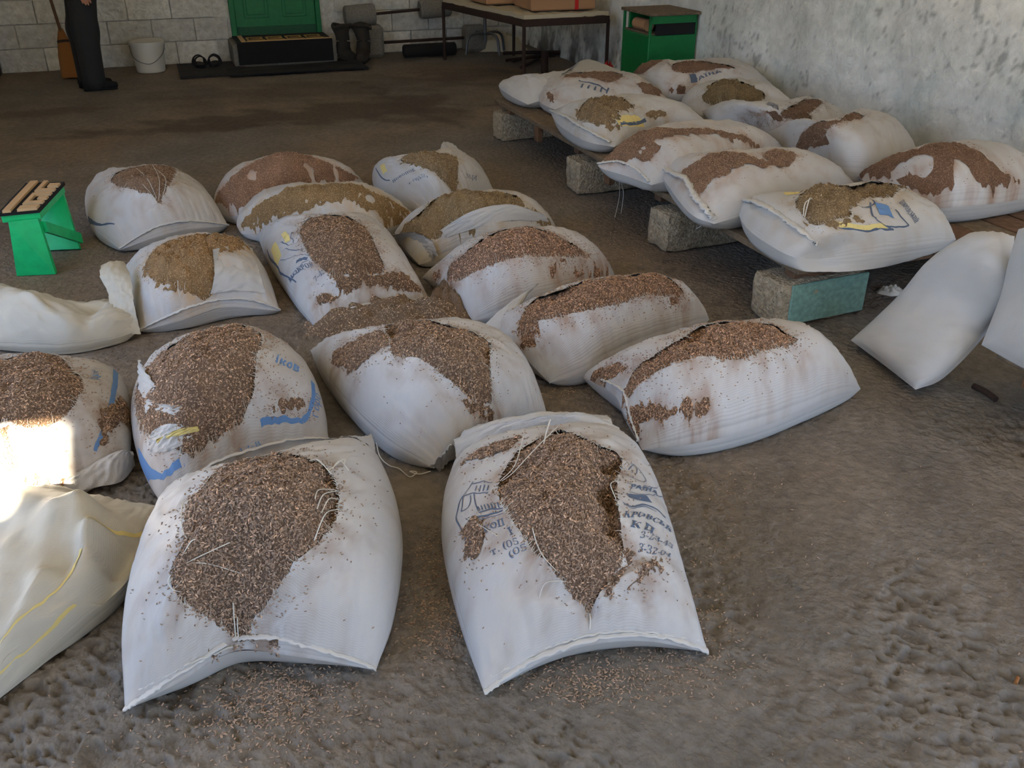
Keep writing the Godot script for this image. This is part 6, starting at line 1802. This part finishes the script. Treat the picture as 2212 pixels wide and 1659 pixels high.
	# white torn strip of sack J and its side flap
	cloth_piece("torn_strip", [lp("J", [0.074,0.142], 0.03), lp("J", [0.067,0.324], 0.045), lp("J", [0.149,0.581], 0.04), lp("J", [0.096,0.815], 0.02)], [lp("J", [0.038,0.163], 0.01), lp("J", [0.031,0.351], 0.012), lp("J", [0.072,0.567], 0.012), lp("J", [0.057,0.889], 0.008)], nodes["J"], mat.cloth, 0.015)
	cloth_piece("side_flap", [Vector3(-0.556, 0.100, -4.046), Vector3(-0.453, 0.150, -3.940), Vector3(-0.365, 0.130, -3.885), Vector3(-0.333, 0.070, -3.840)], [Vector3(-0.544, 0.030, -4.135), Vector3(-0.466, 0.030, -4.008), Vector3(-0.403, 0.030, -3.905), Vector3(-0.360, 0.020, -3.884)], nodes["J"], mat.cloth, 0.02)
	# yellow stripes of the cream sack G
	for q in [[0.867,0.584,0.931,0.646,1,0.757], [0.864,0.511,0.862,0.333,0.799,0.202], [0.965,0.321,0.958,0.173,0.899,0.083]]:
		stripe("G", q, 0.007, mat.yellow)


func lp(key: String, f: Array, up: float) -> Vector3:
	return on(key, f[0], f[1], up)


# ------------------------------------------------------------------ loose grain and litter on the floor
func scatter(called: String, label: String, spots: Array, count: int, size_ := 1.0) -> void:
	var mm := MultiMesh.new()
	mm.transform_format = MultiMesh.TRANSFORM_3D
	mm.use_colors = true
	mm.mesh = kernel_mesh
	mm.instance_count = count
	for i in count:
		var s: Array = spots[rng.randi() % spots.size()]
		var d := Vector3(rng.randfn() * s[1], 0, rng.randfn() * s[2]) * 0.5
		var w: Vector3 = s[0] + d
		w.y = floor_height(w) + 0.0015
		var b := Basis.from_euler(Vector3(rng.randf_range(-0.3, 0.3), rng.randf() * TAU, rng.randf_range(-0.3, 0.3))).scaled_local(Vector3.ONE * size_ * rng.randf_range(0.7, 1.15))
		mm.set_instance_transform(i, Transform3D(b, w))
		var lum := rng.randf_range(0.7, 1.7)
		mm.set_instance_color(i, Color(0.29 * lum, 0.205 * lum, 0.14 * lum))
	var o := MultiMeshInstance3D.new()
	o.name = numbered(called)
	o.multimesh = mm
	o.material_override = mat.kernel
	add_child(o)
	tag(o, label, "grain", "", "stuff")


func build_loose_things() -> void:
	scatter("spilled_grain", "loose grain spilled on the floor in front of the plain oval-cut sack", [[Vector3(-0.524, 0.000, -1.366), 0.12, 0.10], [Vector3(-0.489, 0.000, -1.385), 0.16, 0.10], [Vector3(-0.539, 0.000, -1.311), 0.3, 0.14]], 1500)
	scatter("spilled_grain", "loose grain spilled on the floor below the lettered sack's hem", [[Vector3(0.196, 0.000, -1.437), 0.22, 0.09], [Vector3(0.154, 0.000, -1.411), 0.12, 0.06], [Vector3(0.351, 0.000, -1.464), 0.2, 0.12]], 800)
	scatter("spilled_grain", "loose grain spilled between the two front sacks", [[Vector3(-0.185, 0.000, -1.672), 0.10, 0.2], [Vector3(-0.216, 0.000, -1.773), 0.08, 0.25], [Vector3(-0.157, 0.000, -1.578), 0.08, 0.1]], 900)
	scatter("spilled_grain", "loose grain scattered on the floor right of the lettered sack", [[Vector3(0.460, 0.000, -1.791), 0.2, 0.3], [Vector3(0.498, 0.000, -2.157), 0.25, 0.2], [Vector3(0.458, 0.000, -1.593), 0.1, 0.15]], 420)
	scatter("spilled_grain", "loose grain scattered on the floor behind the crosswise sacks", [[Vector3(0.706, 0.000, -4.538), 0.5, 0.6], [Vector3(0.441, 0.000, -4.253), 0.4, 0.4], [Vector3(0.216, 0.000, -2.773), 0.12, 0.12], [Vector3(0.968, 0.000, -3.555), 0.4, 0.3]], 1100)
	scatter("spilled_grain", "thin grain dust scattered over the bare floor in front", [[Vector3(-0.006, 0.000, -1.323), 1.2, 0.4], [Vector3(0.827, 0.000, -1.845), 0.9, 0.9]], 260)
	# a heap that ran out between the sacks with the yellow print and the torn mouth
	var p := PackedVector3Array()
	var hp := heap_mesh(0.36, 0.15, 0.10, 5)
	var go := put("grain_heap", hp, mat.grain.duplicate(), null, Vector3(-0.469, 0.000, -3.273))
	go.material_override.vertex_color_use_as_albedo = false
	go.material_override.albedo_color = Color(0.36, 0.255, 0.165).linear_to_srgb()
	go.rotation.y = 0.1
	tag(go, "grain heap run out on the floor between the yellow printed sack and the torn one", "grain", "", "stuff")
	var arr := hp.surface_get_arrays(0)
	var sk := Sack.new()
	kernels(go, [arr[Mesh.ARRAY_VERTEX], arr[Mesh.ARRAY_INDEX], uv_zero((arr[Mesh.ARRAY_VERTEX] as PackedVector3Array).size())], sk, Color(0.36, 0.26, 0.17), 5000, true)
	var h2 := put("grain_heap", heap_mesh(0.13, 0.2, 0.09, 8), go.material_override, null, Vector3(-0.249, 0.000, -3.419))
	tag(h2, "small grain heap spilling between the smudged sack and the yellow printed one", "grain", "", "stuff")
	# cigarette end at the right edge, stick and chip near the leaning sack
	var t := thing("cigarette_end", "orange cigarette filter end lying on the floor at the right", "cigarette end", Vector3(1.091, 0.004, -1.420), 0.9)
	put("filter", tube_mesh(PackedVector3Array([Vector3(-0.011, 0, 0), Vector3(0.011, 0, 0)]), 0.004, 10), mat.straw, t)
	put("burnt_end", tube_mesh(PackedVector3Array([Vector3(0.011, 0, 0), Vector3(0.014, -0.001, 0.001)]), 0.0036, 10), mat.black, t)
	var st := put("wood_stick", tube_mesh(spline([Vector3(-0.05, 0.012, 0), Vector3(0, 0.014, 0.004), Vector3(0.05, 0.012, 0)]), 0.011, 7), mat.rust, null, Vector3(1.601, 0.000, -2.690))
	st.rotation.y = 1.9
	tag(st, "short dark stick on the floor beside the leaning sack", "stick")
	var ch := put("foam_scrap", heap_mesh(0.06, 0.035, 0.03, 9), mat.white_plastic, null, Vector3(1.620, 0.000, -3.595))
	tag(ch, "small pale scrap on the floor behind the leaning sack", "scrap")
	# the thread on the floor between the front sacks
	var cord := put("loose_cord", tube_mesh(spline([Vector3(-0.416, 0.030, -2.360), Vector3(-0.399, 0.008, -2.303), Vector3(-0.366, 0.006, -2.256), Vector3(-0.334, 0.006, -2.238), Vector3(-0.298, 0.006, -2.195), Vector3(-0.279, 0.010, -2.213), Vector3(-0.301, 0.006, -2.224), Vector3(-0.272, 0.006, -2.209), Vector3(-0.239, 0.010, -2.218)]), 0.0016, 5), mat.thread)
	tag(cord, "thin pale cord curling on the floor between the middle and front sacks", "cord")


func uv_zero(n: int) -> PackedVector2Array:
	var u := PackedVector2Array()
	u.resize(n)
	return u


# ------------------------------------------------------------------ the standing person and the broom
# surface nets over tapered capsules joined with a smooth minimum
func flesh(bones: Array, cell: float, blend: float) -> ArrayMesh:
	var f := {}
	var cells := {}
	for bn in bones:
		var a: Vector3 = bn[0]
		var b: Vector3 = bn[1]
		var r := maxf(bn[2], bn[3]) + cell * 2.0 + blend
		var lo := a.min(b) - Vector3.ONE * r
		var hi := a.max(b) + Vector3.ONE * r
		for x in range(floori(lo.x / cell), ceili(hi.x / cell) + 1):
			for y in range(floori(lo.y / cell), ceili(hi.y / cell) + 1):
				for z in range(floori(lo.z / cell), ceili(hi.z / cell) + 1):
					var k := Vector3i(x, y, z)
					var q := Vector3(k) * cell
					var ab := b - a
					var t := clampf((q - a).dot(ab) / maxf(ab.length_squared(), 1e-9), 0, 1)
					var d := q.distance_to(a + ab * t) - lerpf(bn[2], bn[3], t)
					if f.has(k):
						var o: float = f[k]
						var h := maxf(blend - absf(o - d), 0.0) / blend
						f[k] = minf(o, d) - h * h * blend * 0.25
					else:
						f[k] = d
	var at := {}
	var p := PackedVector3Array()
	var corners := [Vector3i(0, 0, 0), Vector3i(1, 0, 0), Vector3i(0, 1, 0), Vector3i(1, 1, 0), Vector3i(0, 0, 1), Vector3i(1, 0, 1), Vector3i(0, 1, 1), Vector3i(1, 1, 1)]
	var edges := [[0, 1], [2, 3], [4, 5], [6, 7], [0, 2], [1, 3], [4, 6], [5, 7], [0, 4], [1, 5], [2, 6], [3, 7]]
	for k in f:
		var val := []
		var inside := 0
		for c in corners:
			var v: float = f.get(k + c, 1.0)
			val.append(v)
			inside += 1 if v < 0.0 else 0
		if inside == 0 or inside == 8:
			continue
		var sum := Vector3.ZERO
		var n := 0
		for e in edges:
			var va: float = val[e[0]]
			var vb: float = val[e[1]]
			if (va < 0.0) != (vb < 0.0):
				sum += Vector3(corners[e[0]]).lerp(Vector3(corners[e[1]]), va / (va - vb))
				n += 1
		at[k] = p.size()
		p.append((Vector3(k) + sum / n) * cell)
	var idx := PackedInt32Array()
	for k in at:
		for ax in 3:
			var s := Vector3i.ZERO
			s[ax] = 1
			var v0: float = f.get(k, 1.0)
			var v1: float = f.get(k + s, 1.0)
			if (v0 < 0.0) == (v1 < 0.0):
				continue
			var e1 := Vector3i.ZERO
			e1[(ax + 1) % 3] = 1
			var e2 := Vector3i.ZERO
			e2[(ax + 2) % 3] = 1
			if not (at.has(k - e1) and at.has(k - e2) and at.has(k - e1 - e2)):
				continue
			var q := [at[k], at[k - e1], at[k - e1 - e2], at[k - e2]]
			if v0 < 0.0:
				idx.append_array(PackedInt32Array([q[0], q[2], q[1], q[0], q[3], q[2]]))
			else:
				idx.append_array(PackedInt32Array([q[0], q[1], q[2], q[0], q[2], q[3]]))
	return mesh_of(p, idx)


func build_person() -> void:
	# seen from the side, facing right; x forward, z towards the camera
	var t := thing("person", "person standing in wide dark trousers and dark shoes near the bucket", "person", rp(-0.55, 0, 8.98), YAW + 0.1)
	var body := []
	for s in [[0.10, 0.05], [-0.10, 0.02]]:
		var z: float = s[0]
		var x: float = s[1] - 0.05
		body.append([Vector3(x, 0.09, z), Vector3(x + 0.01, 0.48, z * 0.95), 0.092, 0.10])
		body.append([Vector3(x + 0.01, 0.48, z * 0.95), Vector3(0.05, 0.90, z * 0.85), 0.10, 0.125])
	body.append([Vector3(-0.02, 0.93, -0.06), Vector3(-0.02, 0.93, 0.06), 0.13, 0.13])
	put("trousers", flesh(body, 0.018, 0.06), mat.trouser, t)
	var top := [[Vector3(-0.01, 0.98, -0.05), Vector3(-0.01, 0.98, 0.05), 0.14, 0.14], [Vector3(-0.01, 1.0, 0), Vector3(0.0, 1.32, 0), 0.15, 0.15], [Vector3(0, 1.36, -0.14), Vector3(0, 1.36, 0.14), 0.085, 0.085]]
	for z in [-0.2, 0.2]:
		top.append([Vector3(0, 1.38, z), Vector3(-0.04, 1.10, z * 1.2), 0.062, 0.052])
		top.append([Vector3(-0.04, 1.10, z * 1.2), Vector3(0.02, 0.86, z * 1.2), 0.052, 0.042])
	put("jacket", flesh(top, 0.018, 0.05), mat.jacket, t)
	var head := [[Vector3(0.01, 1.42, 0), Vector3(0.02, 1.52, 0), 0.055, 0.055], [Vector3(0.02, 1.63, 0), Vector3(0.03, 1.58, 0), 0.088, 0.07], [Vector3(0.06, 1.54, -0.01), Vector3(0.06, 1.54, 0.01), 0.05, 0.05], [Vector3(0.105, 1.60, 0), Vector3(0.125, 1.575, 0), 0.008, 0.014], [Vector3(0.02, 1.61, -0.088), Vector3(0.01, 1.58, -0.085), 0.018, 0.012], [Vector3(0.02, 1.61, 0.088), Vector3(0.01, 1.58, 0.085), 0.018, 0.012]]
	put("head", flesh(head, 0.009, 0.03), mat.skin, t)
	put("hair", flesh([[Vector3(0.0, 1.67, 0), Vector3(0.03, 1.69, 0), 0.085, 0.07], [Vector3(-0.03, 1.6, 0), Vector3(-0.02, 1.66, 0), 0.07, 0.08]], 0.012, 0.03), mat.hair, t)
	for z in [-0.034, 0.034]:
		put("eye", flesh([[Vector3(0.10, 1.612, z), Vector3(0.10, 1.612, z), 0.012, 0.012]], 0.004, 0.01), mat.white_plastic, t)
	put("mouth", tube_mesh(PackedVector3Array([Vector3(0.104, 1.535, -0.022), Vector3(0.112, 1.533, 0), Vector3(0.104, 1.535, 0.022)]), 0.004, 6), mat.red, t)
	for z in [-0.24, 0.24]:
		var hand := [[Vector3(0.03, 0.85, z), Vector3(0.045, 0.78, z), 0.028, 0.034]]
		for k in 4:
			var fx := 0.02 + 0.02 * k
			var ln: float = [0.055, 0.068, 0.07, 0.055][k]
			hand.append([Vector3(fx, 0.765, z), Vector3(fx + 0.008, 0.765 - ln * 0.5, z * 0.985), 0.0095, 0.009])
			hand.append([Vector3(fx + 0.008, 0.765 - ln * 0.5, z * 0.985), Vector3(fx + 0.012, 0.765 - ln, z * 0.94), 0.009, 0.0075])
		hand.append([Vector3(0.065, 0.81, z), Vector3(0.095, 0.765, z * 0.95), 0.012, 0.009])
		put("hand", flesh(hand, 0.005, 0.008), mat.skin, t)
	for s in [[0.10, 0.0], [-0.10, -0.03]]:
		var x: float = s[1]
		var z: float = s[0]
		put("shoe", flesh([[Vector3(x - 0.06, 0.045, z), Vector3(x + 0.05, 0.045, z), 0.042, 0.044], [Vector3(x + 0.05, 0.038, z), Vector3(x + 0.155, 0.034, z + 0.01), 0.04, 0.03], [Vector3(x - 0.03, 0.06, z), Vector3(x - 0.03, 0.10, z), 0.045, 0.045]], 0.011, 0.02), mat.black, t)
		put("sole", box_mesh(Vector3(0.27, 0.016, 0.085), 0.007), mat.black, t, Vector3(x + 0.04, 0.008, z))
	# straw broom leaning on the wall behind the legs
	var bpos := rp(-0.78, 0, 9.62)
	var br := thing("broom", "straw broom with a wooden stick leaning on the wall behind the dark trousers", "broom", bpos, YAW)
	put("handle", tube_mesh(PackedVector3Array([Vector3(0.0, 0.38, -0.05), Vector3(-0.12, 1.35, -0.40)]), 0.014, 8), mat.wood, br)
	put("bristles", tube_mesh(PackedVector3Array([Vector3(0.02, 0.004, 0.06), Vector3(0.02, 0.02, 0.055), Vector3(0.012, 0.2, 0.01), Vector3(0.003, 0.34, -0.035), Vector3(0.0, 0.42, -0.065)]), [0.085, 0.09, 0.075, 0.045, 0.018], 14, 0.45), mat.straw, br)
	put("binding", tube_mesh(PackedVector3Array([Vector3(0.005, 0.30, -0.022), Vector3(0.003, 0.32, -0.03)]), 0.053, 14, 0.6), mat.rust, br)
